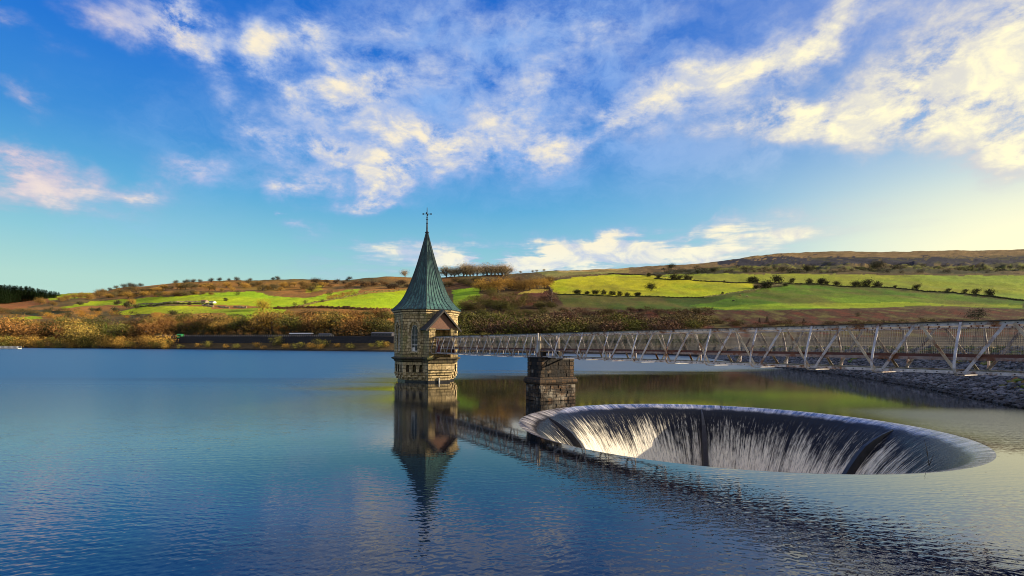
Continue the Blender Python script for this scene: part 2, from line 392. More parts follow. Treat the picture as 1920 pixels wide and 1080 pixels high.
# ------------------------------------------------------------------ bellmouth spillway
def m_cascade():
    m, t = mat('falling_water'); uv = t.uv(); U, V, _ = t.sep(uv)          # u: metres round the rim, v: metres down the slope
    st = t.noise(t.xyz(t.math('MULTIPLY', U, 3.6), t.math('MULTIPLY', V, .14), 0.), 1.0, 5, .66, .1)
    st2 = t.noise(t.xyz(t.math('MULTIPLY', U, .42), t.math('MULTIPLY', V, .18), 4.), 1.0, 3, .5)
    sp = t.noise(t.xyz(t.math('MULTIPLY', U, 9.), t.math('MULTIPLY', V, 1.8), 2.), 1.0, 4, .7)
    depth = t.mr(V, 1.0, 4.4, -.24, .32, smooth=False)
    fine = t.noise(t.xyz(t.math('MULTIPLY', U, 8.5), t.math('MULTIPLY', V, .22), 7.), 1.0, 4, .6, .05)
    k = t.math('ADD', t.math('ADD', t.math('MULTIPLY', st, .75), t.math('MULTIPLY', fine, .75)), t.math('MULTIPLY', t.math('SUBTRACT', st2, .5), .95))
    k = t.math('ADD', t.math('ADD', k, depth), t.math('MULTIPLY', t.math('SUBTRACT', sp, .5), .65))
    foam = t.math('MULTIPLY', t.mr(k, .66, 1.12), t.mr(V, .9, 1.7))
    fleck = t.math('MULTIPLY', t.math('MULTIPLY', t.mr(sp, .50, .66), t.mr(fine, .42, .62)), t.mr(V, 1.0, 2.4, 0, .75))
    foam = t.math('MAXIMUM', t.math('MULTIPLY', foam, t.mr(sp, .28, .55, .50, 1.0)), fleck)
    lipn = t.noise(t.xyz(t.math('MULTIPLY', U, 1.6), t.math('MULTIPLY', V, .8), 9.), 1.0, 3, .6)
    lip = t.mr(t.math('ADD', V, t.math('MULTIPLY', t.math('SUBTRACT', lipn, .5), .5)), 0.85, .45)
    joint = t.math('LESS_THAN', t.math('ABSOLUTE', t.math('SUBTRACT', t.math('FRACT', t.math('MULTIPLY', U, .42)), .5)), .012)
    lipc = t.mix(t.mr(lipn, .3, .7), (.38, .37, .41), (.20, .20, .23))
    lipc = t.mix(t.math('MULTIPLY', joint, .7), lipc, (.06, .06, .07))
    ls = t.noise(t.xyz(t.math('MULTIPLY', U, 3.4), t.math('MULTIPLY', V, .7), 5.), 1.0, 5, .65, .2)
    lipc = t.mix(t.mr(ls, .48, .62, 0., .9), lipc, (.015, .017, .024))
    lipc = t.mix(t.mr(ls, .46, .36, 0., .8), lipc, (.75, .73, .70))
    c = t.mix(lip, (.008, .010, .017), lipc)
    c = t.mix(foam, c, (.85, .80, .66))
    hgt = t.math('ADD', t.math('ADD', t.math('MULTIPLY', st, .6), t.math('MULTIPLY', ls, .6)), t.math('MULTIPLY', sp, .5))
    b = t.bump(hgt, t.mr(V, .5, 2.2, .22, .9), .10)
    t.out(c, t.mr(foam, 0, 1, .10, .7), normal=b, IOR=t.math('MULTIPLY_ADD', lip, 1.9, 1.4), spec=t.math('MULTIPLY_ADD', lip, .30, .20)); return m
M['cascade'] = m_cascade()
M['wetstone'] = m_plain('wet_black_stone', (.012, .012, .016), .35, var=.5)
PROF = [(9.75, 0.0), (9.62, -.018), (9.42, -.07), (9.15, -.16), (8.85, -.30), (8.5, -.52), (8.1, -.84), (7.7, -1.22), (7.3, -1.66), (6.9, -2.2), (6.55, -2.75), (6.2, -3.3), (5.9, -4.1), (5.6, -5.2), (5.4, -6.8), (5.3, -10.)]
def funnel(name, m, parent, drop, n=240, endz=None):
    vs = []; fs = []; uvs = []
    s = 0.; S = [0.]
    for i in range(1, len(PROF)): S.append(S[-1] + math.hypot(PROF[i][0] - PROF[i - 1][0], PROF[i][1] - PROF[i - 1][1]))
    # subdivide the profile
    pr = []
    for i in range(len(PROF) - 1):
        for j in range(4):
            f = j / 4; pr.append((PROF[i][0] * (1 - f) + PROF[i + 1][0] * f, PROF[i][1] * (1 - f) + PROF[i + 1][1] * f, S[i] * (1 - f) + S[i + 1] * f))
    pr.append((*PROF[-1], S[-1]))
    k_ = rim
    for r, z, sv in pr:
        for k in range(n + 1):
            th = 2 * math.pi * k / n; rr = r * rim(th) / 9.75 if r > 5 else r
            vs.append((rr * math.cos(th), rr * math.sin(th), z - drop)); uvs.append((th * 9.0, sv))
    N = n + 1
    for i in range(len(pr) - 1):
        for k in range(n): fs.append((i * N + k, i * N + k + 1, (i + 1) * N + k + 1, (i + 1) * N + k))
    me = bpy.data.meshes.new(name); me.from_pydata(vs, [], fs); me.materials.append(m)
    ul = me.uv_layers.new(name='UVMap')
    for l in me.loops: ul.data[l.index].uv = uvs[l.vertex_index]
    me.polygons.foreach_set('use_smooth', [True] * len(me.polygons))
    o = bpy.data.objects.new(name, me); COL.objects.link(o); o.parent = parent
    return o
spill = empty('bellmouth_spillway', SC, 'round bellmouth spillway with white water pouring down its dark funnel', 'spillway')
funnel('falling_water', M['cascade'], spill, .0)
fb = MB(); fb.ring([(10.1, -.35), (10.1, -14.), (5.0, -14.), (5.0, -11)], SC, 96); fb.build('stone_shaft', M['wetstone'], spill)
for th in (76, 4, 150, -66, -140):
    t_ = R(th); er = Vector((math.cos(t_), math.sin(t_), 0)); et = Vector((-er.y, er.x, 0)); mb = MB(); ring = []
    k = rim(t_) / 9.75
    for r, z in PROF[3:-1]:
        wd = .04 + .18 * min(1, (8.9 - r) / 1.5); hh = .03 + .30 * min(1, (8.9 - r) / 1.2)
        c = SC + er * (r * k) + Vector((0, 0, z)); nrm = (er * -.75 + Vector((0, 0, .65))).normalized()
        ring.append([c - et * wd - nrm * .1, c + et * wd - nrm * .1, c + et * wd * .6 + nrm * hh, c - et * wd * .6 + nrm * hh])
    for i in range(len(ring) - 1): mb.hexa(ring[i] + ring[i + 1])
    mb.build('splitter_fin', M['wetstone'], spill)

# ------------------------------------------------------------------ valve tower
TC = Vector((-9.14, 58.6, 0)); PH = .5374
U = Vector((math.sin(PH), -math.cos(PH), 0)); NN = Vector((-math.cos(PH), -math.sin(PH), 0)); ZZ = Vector((0, 0, 1))
ROT8 = math.atan2(U.y, U.x) + math.pi / 8           # corner angles
tower = empty('valve_tower', TC, 'octagonal stone valve tower with pointed green copper roof rising from the lake', 'tower')
def lancet(cx, w, z0, zs, z1, n=7):                  # pointed arch outline, ccw
    pts = [(cx - w / 2, z0), (cx + w / 2, z0)]
    for i in range(n + 1):
        f = i / n; pts.append((cx + w / 2 * math.cos(f * math.pi / 2) ** .75 if i < n else cx, zs + (z1 - zs) * math.sin(f * math.pi / 2) ** .9))
    for i in range(1, n + 1):
        f = 1 - i / n; pts.append((cx - w / 2 * math.cos(f * math.pi / 2) ** .75, zs + (z1 - zs) * math.sin(f * math.pi / 2) ** .9))
    return pts
def facet(k, rc):
    a0 = ROT8 + k * math.pi / 4; am = a0 + math.pi / 8
    N_ = Vector((math.cos(am), math.sin(am), 0)); T_ = Vector((-N_.y, N_.x, 0)); apo = rc * math.cos(math.pi / 8)
    return TC + N_ * apo, T_, N_, rc * math.sin(math.pi / 8)
RW = 3.34
wall = MB(); WIN = {}
for k in range(8):
    O, T, N, hw = facet(k, RW)
    ol = [(-hw, 2.5), (hw, 2.5), (hw, 6.95), (-hw, 6.95)]
    isporch = N.dot(U) > .95
    if isporch or N.y > .3: wall.panel(ol, [], O, T, N, .25)
    else:
        h = lancet(0, .74, 3.12, 5.0, 5.8)
        wall.panel(ol, [h], O, T, N, .28, back=False); WIN[k] = (O, T, N, h)
wall.ring([(RW - .02, 6.95), (RW - .02, 7.2)], TC, 8, ROT8)
wall.ring([(RW - .5, 2.5), (RW - .5, 7.0)], TC, 8, ROT8, capb=True, capt=True)
wall.build('wall', M['sandstone'], tower, uv=True)
for k, (O, T, N, h) in WIN.items():
    w = MB()
    out = lancet(0, .74, 3.12, 5.0, 5.8); inn = lancet(0, .62, 3.19, 5.0, 5.72)
    w.panel(out, [inn], O - N * .14, T, N, .06, back=False)
    win = w.build('window', M['white'], tower)
    g = MB(); g.add([O - N * .21 + T * u + ZZ * v for u, v in out], [tuple(range(len(out)))]); g.build('pane', M['glass'], win)
    fr = MB()
    for z in (3.78, 4.28, 4.78): fr.box(O - N * .17 + ZZ * z, T * .29, N * .02, ZZ * (.035 if z < 4 else .016))
    fr.box(O - N * .172 + ZZ * 4.5, T * .016, N * .018, ZZ * 1.15)
    fr.box(O - N * .174 + T * -.12 + ZZ * 3.36, T * .15, N * .012, ZZ * .17)
    fr.build('glazing_bar', M['white'], win)
    hd = MB(); a = lancet(0, 1.02, 3.12, 5.0, 6.12); b = lancet(0, 1.46, 3.12, 5.0, 6.42)
    for i in range(1, len(a)):
        j = (i + 1) % len(a)
        if i == 0 or j == 0: continue
        p = [O + T * a[i][0] + ZZ * a[i][1], O + T * b[i][0] + ZZ * b[i][1], O + T * b[j][0] + ZZ * b[j][1], O + T * a[j][0] + ZZ * a[j][1]]
        if min(a[i][1], a[j][1]) < 4.9: continue
        hd.hexa([q + N * .002 for q in p] + [q + N * .12 for q in p])
    hd.build('hood_mould', M['dressed'], win, uv=True)
    sr = MB()
    for sgn in (-1, 1):
        for q in range(6):
            z = 3.12 + q * .315; wq = .20 if q % 2 else .13
            sr.box(O + T * sgn * (.372 + wq) + ZZ * (z + .157) + N * .004, T * wq, N * .03, ZZ * .148)
    sr.box(O + ZZ * 3.03 + N * .03, T * .62, N * .08, ZZ * .085)
    sr.build('stone_surround', M['dressed'], win, uv=True)
cn = MB(); cn.ring([(3.30, 6.88), (3.46, 6.96), (3.46, 7.06), (3.38, 7.10), (3.56, 7.2), (3.60, 7.34), (3.2, 7.36)], TC, 8, ROT8); cn.build('cornice', M['dressed'], tower, uv=True)
gt = MB(); gt.ring([(3.50, 7.35), (3.66, 7.36), (3.67, 7.44), (3.55, 7.45)], TC, 8, ROT8); gt.build('gutter', M['iron'], tower)
ld = MB(); ld.ring([(3.20, 2.0), (3.40, 2.14), (3.40, 2.24), (3.64, 2.36), (3.66, 2.46), (3.30, 2.58)], TC, 8, ROT8); ld.build('ledge', M['ledge'], tower, uv=True)
bs = MB()
for k in range(8):
    O, T, N, hw = facet(k, 3.30)
    ol = [(-hw, .93), (hw, .93), (hw, 2.02), (-hw, 2.02)]
    if N.dot(U) > .95 or N.y > .5: bs.panel(ol, [], O, T, N, .2)
    else: bs.panel(ol, [lancet(hw * q, .38, .97, 1.42, 1.78, 4) for q in (-.58, 0, .58)], O, T, N, .30, mib=1)  # niche reveals and backs use the dark ledge stone to paint in recess shade
    for row, (z, pr, rc) in enumerate(((.83, .03, 3.21), (.60, .03, 3.11), (.38, .03, 3.02))):
        O2, T2, N2, hw2 = facet(k, rc)
        nb = 6
        for q in range(nb):
            if (q + row) % 2: continue
            u = -hw2 + (q + .5) * 2 * hw2 / nb
            bs.box(O2 + T2 * u + ZZ * z + N2 * pr, T2 * (hw2 / nb * .92), N2 * .12, ZZ * .095)
pl_ = MB(); pl_.ring([(3.0, -2.), (3.0, .17), (2.9, .18)], TC, 8, ROT8); pl_.build('plinth', M['wetstone'], tower)
bs.ring([(2.93, .1), (2.93, .27), (2.99, .28), (2.99, .49), (3.08, .50), (3.08, .71), (3.18, .72), (3.18, .925), (3.298, .935)], TC, 8, ROT8)
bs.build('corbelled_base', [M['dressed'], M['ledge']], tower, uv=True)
# copper spire
RP = [(3.70, 7.42), (3.36, 7.72), (3.02, 8.02), (2.70, 8.40), (2.36, 8.92), (2.10, 9.45), (1.80, 10.15), (1.48, 11.0), (1.18, 11.85), (.92, 12.7), (.66, 13.6), (.44, 14.4), (.26, 15.1), (.12, 15.72)]
rf = MB(); rf.ring(RP, TC, 8, ROT8, capb=True, capt=True)
for k in range(8):
    for q in range(6):
        f = q / 6
        pts = []
        for r, z in RP:
            O, T, N, hw = facet(k, r)
            p = O + T * (hw * (2 * f - 1)) + ZZ * z; pts.append(p)
        cut = len(pts) if q in (0, 3) else len(pts) - (3 if q in (1, 5) else 2)
        wd = .05 if q == 0 else .034
        rf.tube([p + (facet(k, 1)[2] * .01) for p in pts[:cut]], [wd] * (cut - 1) + [wd * .5], 4, 1)
roof = rf.build('roof', [M['copper'], M['seam']], tower)
fi = MB(); fi.ring([(.10, 15.66), (.20, 15.72), (.22, 15.8), (.14, 15.86), (.09, 15.9), (.075, 16.7), (.06, 17.0), (.03, 18.35), (.005, 18.5)], TC, 8, 0)
for z, r in ((16.25, .11), (16.75, .12), (17.35, .10), (17.15, .14)): fi.ring([(.05, z - .06), (r, z), (.05, z + .06)], TC, 8, 0)
for a in (0, 90):
    d = Vector((math.cos(R(a)), math.sin(R(a)), 0)); fi.bar(TC + ZZ * 17.75 - d * .40, TC + ZZ * 17.75 + d * .40, .05, .05, ZZ)
    for s in (-1, 1):
        c = TC + ZZ * 17.75 + d * .42 * s
        fi.box(c, d * .06, d.cross(ZZ) * .05, ZZ * .075)
fi.build('finial', M['iron'], tower)
# porch
po = empty('porch', (0, 0, 0), None, None); po.parent = tower; po.location = (0, 0, 0)
def pt(L, n, z): return TC + U * L + NN * n + ZZ * z
pw_ = MB()
for s in (-1, 1):
    pw_.box(pt(3.7, s * 1.17, 4.0), U * .72, NN * .33, ZZ * 1.47)
    pw_.box(pt(4.40, s * 1.10, 5.30), U * .06, NN * .30, ZZ * .10)
pw_.build('porch_wall', M['sandstone'], po, uv=True)
gb = MB(); A, B, C_ = pt(4.36, 1.50, 5.40), pt(4.36, -1.50, 5.40), pt(4.36, 0, 7.0)
gb.add([A, B, C_, A - U * .16, B - U * .16, C_ - U * .16], [(0, 1, 2), (5, 4, 3), (0, 3, 4, 1), (1, 4, 5, 2), (2, 5, 3, 0)]); gb.build('gable', M['gable'], po)
lt = MB(); lt.box(pt(4.33, 0, 5.34), U * .07, NN * .86, ZZ * .055); lt.build('lintel', M['barge'], po)
rr_ = MB()
for s in (-1, 1):
    e0, e1, r0, r1 = pt(4.62, s * 1.82, 5.26), pt(2.4, s * 1.82, 5.26), pt(4.62, 0, 7.20), pt(2.4, 0, 7.20)
    up = Vector((0, 0, .09)); rr_.hexa([e0, e1, r1, r0] + [q + up for q in (e0, e1, r1, r0)])
rr_.build('porch_roof', M['slate'], po)
bb = MB()
for s in (-1, 1):
    bb.bar(pt(4.66, s * 1.90, 5.16), pt(4.66, 0, 7.18), .16, .05, U)
bb.build('bargeboard', M['barge'], po)
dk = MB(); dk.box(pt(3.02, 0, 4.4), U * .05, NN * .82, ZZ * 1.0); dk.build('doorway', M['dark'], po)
fl = MB()
for z0, z1, L1, w0 in ((2.0, 2.36, 4.30, 1.55), (2.361, 2.54, 4.50, 1.70)): fl.box(pt(2.6 + (L1 - 2.6) / 2, 0, (z0 + z1) / 2), U * ((L1 - 2.6) / 2), NN * w0, ZZ * ((z1 - z0) / 2))
fl.build('porch_ledge', M['ledge'], po, uv=True)
pb = MB()
for z0, z1, L1, w0 in ((1.30, 1.998, 4.14, 1.45), (1.02, 1.298, 3.98, 1.38), (.76, 1.018, 3.80, 1.31), (.50, .758, 3.62, 1.24), (.20, .498, 3.46, 1.17)):
    pb.box(pt(2.6 + (L1 - 2.6) / 2, 0, (z0 + z1) / 2), U * ((L1 - 2.6) / 2), NN * w0, ZZ * ((z1 - z0) / 2))
pb.build('porch_base', M['dressed'], po, uv=True)
pq = MB(); pq.box(pt(3.02, 0, -.91), U * .47, NN * 1.20, ZZ * 1.09); pq.build('porch_plinth', M['wetstone'], po)
dp = MB(); dp.tube([pt(3.60, .05, -1), pt(3.60, .05, .45)], .09, 8); dp.build('drain_pipe', M['pipe'], tower)

# ------------------------------------------------------------------ pier
PC = 23.2
pier = empty('bridge_pier', TC + U * PC, 'weathered dark stone pier standing in the lake under the footbridge', 'pier')
def pbox(mb, z0, z1, hl, hw, L=PC, n=0): mb.box(pt(L, n, (z0 + z1) / 2), U * hl, NN * hw, ZZ * ((z1 - z0) / 2))
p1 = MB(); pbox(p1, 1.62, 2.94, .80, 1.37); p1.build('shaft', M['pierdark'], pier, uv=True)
rp2 = random.Random(8)
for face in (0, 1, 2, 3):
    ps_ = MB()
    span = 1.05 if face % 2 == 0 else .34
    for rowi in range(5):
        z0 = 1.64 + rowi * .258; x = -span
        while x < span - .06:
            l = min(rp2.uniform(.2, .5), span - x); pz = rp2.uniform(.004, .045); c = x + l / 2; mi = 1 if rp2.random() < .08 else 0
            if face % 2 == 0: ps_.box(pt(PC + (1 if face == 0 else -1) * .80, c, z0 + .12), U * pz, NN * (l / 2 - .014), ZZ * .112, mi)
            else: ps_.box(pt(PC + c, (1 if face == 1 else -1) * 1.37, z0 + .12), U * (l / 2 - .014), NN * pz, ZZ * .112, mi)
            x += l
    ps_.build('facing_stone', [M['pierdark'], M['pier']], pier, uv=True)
for sl_ in (-1, 1):
    for sn in (-1, 1):
        p2 = MB()
        for q in range(5):
            z = 1.64 + q * .26; l = .24 if q % 2 else .16
            p2.box(pt(PC + sl_ * (.84 - l), sn * (1.41 - .18), z + .125), U * l, NN * .18, ZZ * .118)
        p2.build('quoin', M['quoin'], pier, uv=True)
p3 = MB(); pr = []
for z, e in ((1.10, .02), (1.16, .13), (1.30, .20), (1.45, .19), (1.56, .11), (1.62, .0)):
    pr.append([pt(PC + sx * (.84 + e), sy * (1.41 + e), z) for sx, sy in ((-1, -1), (1, -1), (1, 1), (-1, 1))])
for i in range(len(pr) - 1):
    for j in range(4): p3.quad(pr[i][j], pr[i][(j + 1) % 4], pr[i + 1][(j + 1) % 4], pr[i + 1][j])
p3.build('moulded_ledge', M['quoin'], pier, uv=True)
p4 = MB(); pbox(p4, -2., 1.1, .90, 1.46)
rp = random.Random(3)
for face in range(4):
    for row in range(5):
        z0 = .02 + row * .215; u = -1.
        span = 1.46 if face % 2 == 0 else .90
        x = -span
        while x < span - .08:
            l = min(rp.uniform(.22, .5), span - x); pz = rp.uniform(.01, .07)
            c = (x + l / 2)
            if face % 2 == 0: p4.box(pt(PC + (1 if face == 0 else -1) * .90, c, z0 + .1), U * pz, NN * (l / 2 - .012), ZZ * .094)
            else: p4.box(pt(PC + c, (1 if face == 1 else -1) * 1.46, z0 + .1), U * (l / 2 - .012), NN * pz, ZZ * .094)
            x += l
p4.build('rubble_base', M['pier'], pier, uv=True)
p5 = MB(); pbox(p5, 2.94, 3.0, .87, 1.44)
for n in (-.8, .8): pbox(p5, 3.0, 3.36, .10, .16, PC + .1, n * .85)
p5.build('bearing_slab', M['bearing'], pier)

# ------------------------------------------------------------------ footbridge
ZT, ZB = 4.655, 2.965
br = empty('footbridge', TC + U * 4.4, 'long grey painted steel truss footbridge with wire mesh sides crossing to the tower', 'footbridge')
SP = [(4.45, 22.78, 2.443, 4.45), (23.0, 57.6, 2.42, 25.5)]
nodes_all = []
for si, (L0, L1, st, first) in enumerate(SP):
    nodes = []
    L = first
    while L < L1 - .3: nodes.append(L); L += st
    for s in (-1, 1):
        n = s * .8
        tc = MB()
        tc.box(pt((L0 + L1) / 2, n, ZT - .085), U * ((L1 - L0) / 2), NN * .022, ZZ * .055)
        tc.box(pt((L0 + L1) / 2, n, ZT - .0155), U * ((L1 - L0) / 2), NN * .085, ZZ * .0145, 1)
        tc.box(pt((L0 + L1) / 2, n - s * .10, ZT - .16), U * ((L1 - L0) / 2), NN * .02, ZZ * .035)
        L = L0 + .15
        while L < L1 - .1:                           # rivet heads
            tc.box(pt(L, n + s * .026, ZT - .085), U * .016, NN * .006, ZZ * .016, 1)
            if (L * 7) % 2 < 1: tc.box(pt(L, n - s * .10 + .024, ZT - .165), U * .02, NN * .005, ZZ * .028, 2)
            L += .29
        tc.build('top_chord', [M['steel'], M['cap'], M['rustrail']], br)
        bc = MB()
        bc.box(pt((L0 + L1) / 2, n, ZB + .05), U * ((L1 - L0) / 2), NN * .022, ZZ * .05)
        bc.box(pt((L0 + L1) / 2, n - s * .065, ZB + .008), U * ((L1 - L0) / 2), NN * .04, ZZ * .008)
        L = L0 + .2
        while L < L1 - .1:
            bc.box(pt(L, n + s * .026, ZB + .05), U * .016, NN * .006, ZZ * .016, 1); L += .33
        bc.build('bottom_chord', [M['steel'], M['cap']], br)
        de = MB()
        de.box(pt((L0 + L1) / 2, s * .735, 3.455), U * ((L1 - L0) / 2), NN * .03, ZZ * .052)
        de.box(pt((L0 + L1) / 2, s * .735, 3.5515), U * ((L1 - L0) / 2), NN * .024, ZZ * .044, 1)
        de.build('deck_edge', [M['channel'], M['rustrail']], br)
        # wire mesh
        ms = MB(); wv = .0034
        L = L0 + .05
        while L < L1 - .05:
            ms.box(pt(L, s * .69, (3.6 + ZT - .14) / 2), U * wv, NN * wv, ZZ * ((ZT - .14 - 3.6) / 2)); L += .056
        z = 3.62
        while z < ZT - .14:
            ms.box(pt((L0 + L1) / 2, s * .6805, z), U * ((L1 - L0) / 2), NN * wv, ZZ * wv); z += .056
        ms.build('mesh_panel', M['wire'], br, fix=False)
        # end posts
        for Le, lean in ((L0, 0), (L1, 0)):
            e = MB()
            if si == 0 and Le == L0:
                e.bar(pt(Le, n, ZB), pt(Le + .35, n, ZT - .1), .07, .05, NN)
            else:
                e.hexa([pt(Le - .16, n - .07, 2.945 if abs(Le - PC) < 1 else ZB), pt(Le + .13, n - .07, 2.945 if abs(Le - PC) < 1 else ZB), pt(Le + .13, n + .07, 2.945 if abs(Le - PC) < 1 else ZB), pt(Le - .16, n + .07, 2.945 if abs(Le - PC) < 1 else ZB),
                        pt(Le - .06, n - .055, ZT + .01), pt(Le + .05, n - .055, ZT + .01), pt(Le + .05, n + .055, ZT + .01), pt(Le - .06, n + .055, ZT + .01)])
            e.build('end_post', M['steel'] if Le != SP[1][0] else M['steeltan'], br)
        # diagonals
        ends = nodes + [L1]
        for i in range(len(ends) - 1):
            a, b = ends[i], ends[i + 1]; mid = (a + b) / 2
            for (p, q, mm) in ((a + .12, mid - .10, 'steel'), (b - .12, mid + .10, 'steeltan')):
                d = MB(); d.bar(pt(p, n + s * .03, ZB + .06), pt(q, n + s * .03, ZT - .10), .092, .012, NN)
                d.bar(pt(p + (.03 if mm == 'steel' else -.03), n + s * .0, ZB + .06), pt(q + (.03 if mm == 'steel' else -.03), n, ZT - .10), .012, .055, NN)
                d.build('diagonal_brace', M[mm], br)
        if si == 1:
            d = MB(); d.bar(pt(L0 + .15, n + s * .03, ZT - .1), pt(first - .12, n + s * .03, ZB + .06), .072, .012, NN); d.build('diagonal_brace', M['steel'], br)
    dkb = MB(); dkb.box(pt((L0 + L1) / 2, 0, 3.47), U * ((L1 - L0) / 2), NN * .70, ZZ * .03); dkb.build('deck', M['plank'], br)
    for L in nodes:                                  # U-shaped frames: cross beam under the deck with both ends bent up to the top chords
        uf = MB()
        for s in (-1, 1):
            prof = [(0., ZB - .05), (.96 * s, ZB - .05), (1.13 * s, ZB - .03), (1.25 * s, ZB + .05), (1.31 * s, ZB + .19), (1.30 * s, ZB + .38), (1.22 * s, ZB + .7), (.86 * s, ZT - .03)]
            for i in range(len(prof) - 1): uf.bar(pt(L, *prof[i]), pt(L, *prof[i + 1]), .03, .075, U)
            for i in range(1, len(prof) - 1): uf.box(pt(L, *prof[i]), U * .0322, NN * .011, ZZ * .011)
        uf.box(pt(L, 0, 3.41), U * .04, NN * .70, ZZ * .028)
        uf.build('cross_frame', M['steel'], br)
for s in (-1, 1):
    rp_ = MB(); q = [pt(4.50, s * .765, ZB + .02), pt(5.55, s * .765, ZB + .02), pt(5.1, s * .765, ZT - .45), pt(4.85, s * .765, ZT - .2)]
    rp_.hexa([v - NN * .006 for v in q] + [v + NN * .006 for v in q]); rp_.build('red_end_plate', M['redplate'], br)
ab_ = MB(); ab_.box(pt(58.6, 0, 1.2), U * 1.0, NN * 1.5, ZZ * 1.74); ab_.build('bridge_abutment', M['pier'], None, uv=True)
tag(bpy.data.objects['bridge_abutment'], 'stone abutment carrying the landward end of the footbridge', 'abutment')

# ------------------------------------------------------------------ stone bank (shore line from under the camera to the far right)
SHORE = [(-120, 2), (-60, 5.), (-20, 6.6), (0, 7.2), (8, 7.6), (14, 9.), (20, 13.), (27, 22), (32.6, 34.9), (40, 55.8), (46.3, 79.8), (49, 104), (56, 140), (63, 175), (75, 240), (90, 300)]
def resample(pts, step):
    out = []; P = [Vector((x, y, 0)) for x, y in pts]
    for i in range(len(P) - 1):
        p0 = P[max(i - 1, 0)]; p1 = P[i]; p2 = P[i + 1]; p3 = P[min(i + 2, len(P) - 1)]
        n = max(1, int((p2 - p1).length / step))
        for j in range(n):
            t = j / n
            out.append(.5 * ((2 * p1) + (p2 - p0) * t + (2 * p0 - 5 * p1 + 4 * p2 - p3) * t * t + (3 * p1 - p0 - 3 * p2 + p3) * t ** 3))
    out.append(P[-1]); return out
SL = resample(SHORE, .5)
SN = []
for i in range(len(SL)):
    d = (SL[min(i + 2, len(SL) - 1)] - SL[max(i - 2, 0)]).normalized(); SN.append(Vector((d.y, -d.x, 0)))
def crest(p): return 2.05 + 1.85 * min(1, max(0, (p.x - 12) / 18))
def bank_at(i, v):                                   # v metres inland from the shore line
    p = SL[i]; c = crest(p); w = 2.15 * c
    if v <= w: z = c * v / w
    else: z = c + .02 * math.sin(v)
    return p + SN[i] * v + Vector((0, 0, z))
def m_bank():
    m, t = mat('stone_pitching'); P = t.pos(); Z = t.sep(P)[2]
    v = t.n('ShaderNodeTexVoronoi', {'Vector': P, 'Scale': 2.3, 'Randomness': .9}); v2 = t.n('ShaderNodeTexVoronoi', {'Vector': P, 'Scale': 2.3, 'Randomness': .9}, feature='DISTANCE_TO_EDGE')
    n = t.noise(P, 7, 5, .65); n2 = t.noise(P, .35, 4, .6)
    g = t.mix(t.sep(v.outputs['Color'])[0], (.075, .075, .078), (.22, .217, .21))
    g = t.mix(t.mr(n, .35, .7), g, t.mix(1., g, (.5, .5, .5), 'MULTIPLY'))
    mo = t.math('MULTIPLY', t.mr(n2, .48, .62), t.mr(Z, 1.0, 2.6))
    g = t.mix(t.math('MULTIPLY', mo, .9), g, t.mix(n, (.05, .05, .012), (.13, .12, .02)))
    g = t.mix(t.mr(v2.outputs['Distance'], .09, .0), g, (.012, .012, .012))
    g = t.mix(t.mr(Z, 3.6, 3.85), g, t.mix(n, (.10, .085, .03), (.20, .15, .06)))
    g = t.mix(t.mr(Z, .22, .08), g, (.02, .02, .02))
    t.out(g, .85, normal=t.bump(t.math('ADD', v2.outputs['Distance'], t.math('MULTIPLY', n, .3)), .9, .25)); return m
M['bank'] = m_bank()
def build_bank():
    vs = []; fs = []
    offs = [-3, -1.2, 0] + [k * .45 for k in range(1, 24)] + [12, 16, 24]
    for i in range(len(SL)):
        for v in offs:
            if v < 0: p = SL[i] + SN[i] * v + Vector((0, 0, v * .5))
            else:
                p = bank_at(i, v)
                if 0 < v < 11: p = p + Vector((0, 0, .16 * (mnoise.noise(p * 1.7)) + .1 * mnoise.noise(p * 3.9)))
            if p.y < -40: p.y = -40
            vs.append(tuple(p))
    n = len(offs)
    for i in range(len(SL) - 1):
        for k in range(n - 1): fs.append((i * n + k, (i + 1) * n + k, (i + 1) * n + k + 1, i * n + k + 1))
    me = bpy.data.meshes.new('stone_bank'); me.from_pydata(vs, [], fs); me.materials.append(M['bank'])
    o = bpy.data.objects.new('stone_bank', me); COL.objects.link(o); tag(o, kind='structure')
build_bank()
def m_rock():
    m, t = mat('riprap_rock'); P = t.pos(); c = t.n('ShaderNodeVertexColor', layer_name='tone').outputs[0]
    n = t.noise(P, 9, 5, .65)
    g = t.mix(t.mr(n, .3, .72), c, t.mix(1., c, (.5, .5, .52), 'MULTIPLY'))
    t.out(g, .8, normal=t.bump(n, .6, .05)); return m
M['rock'] = m_rock()
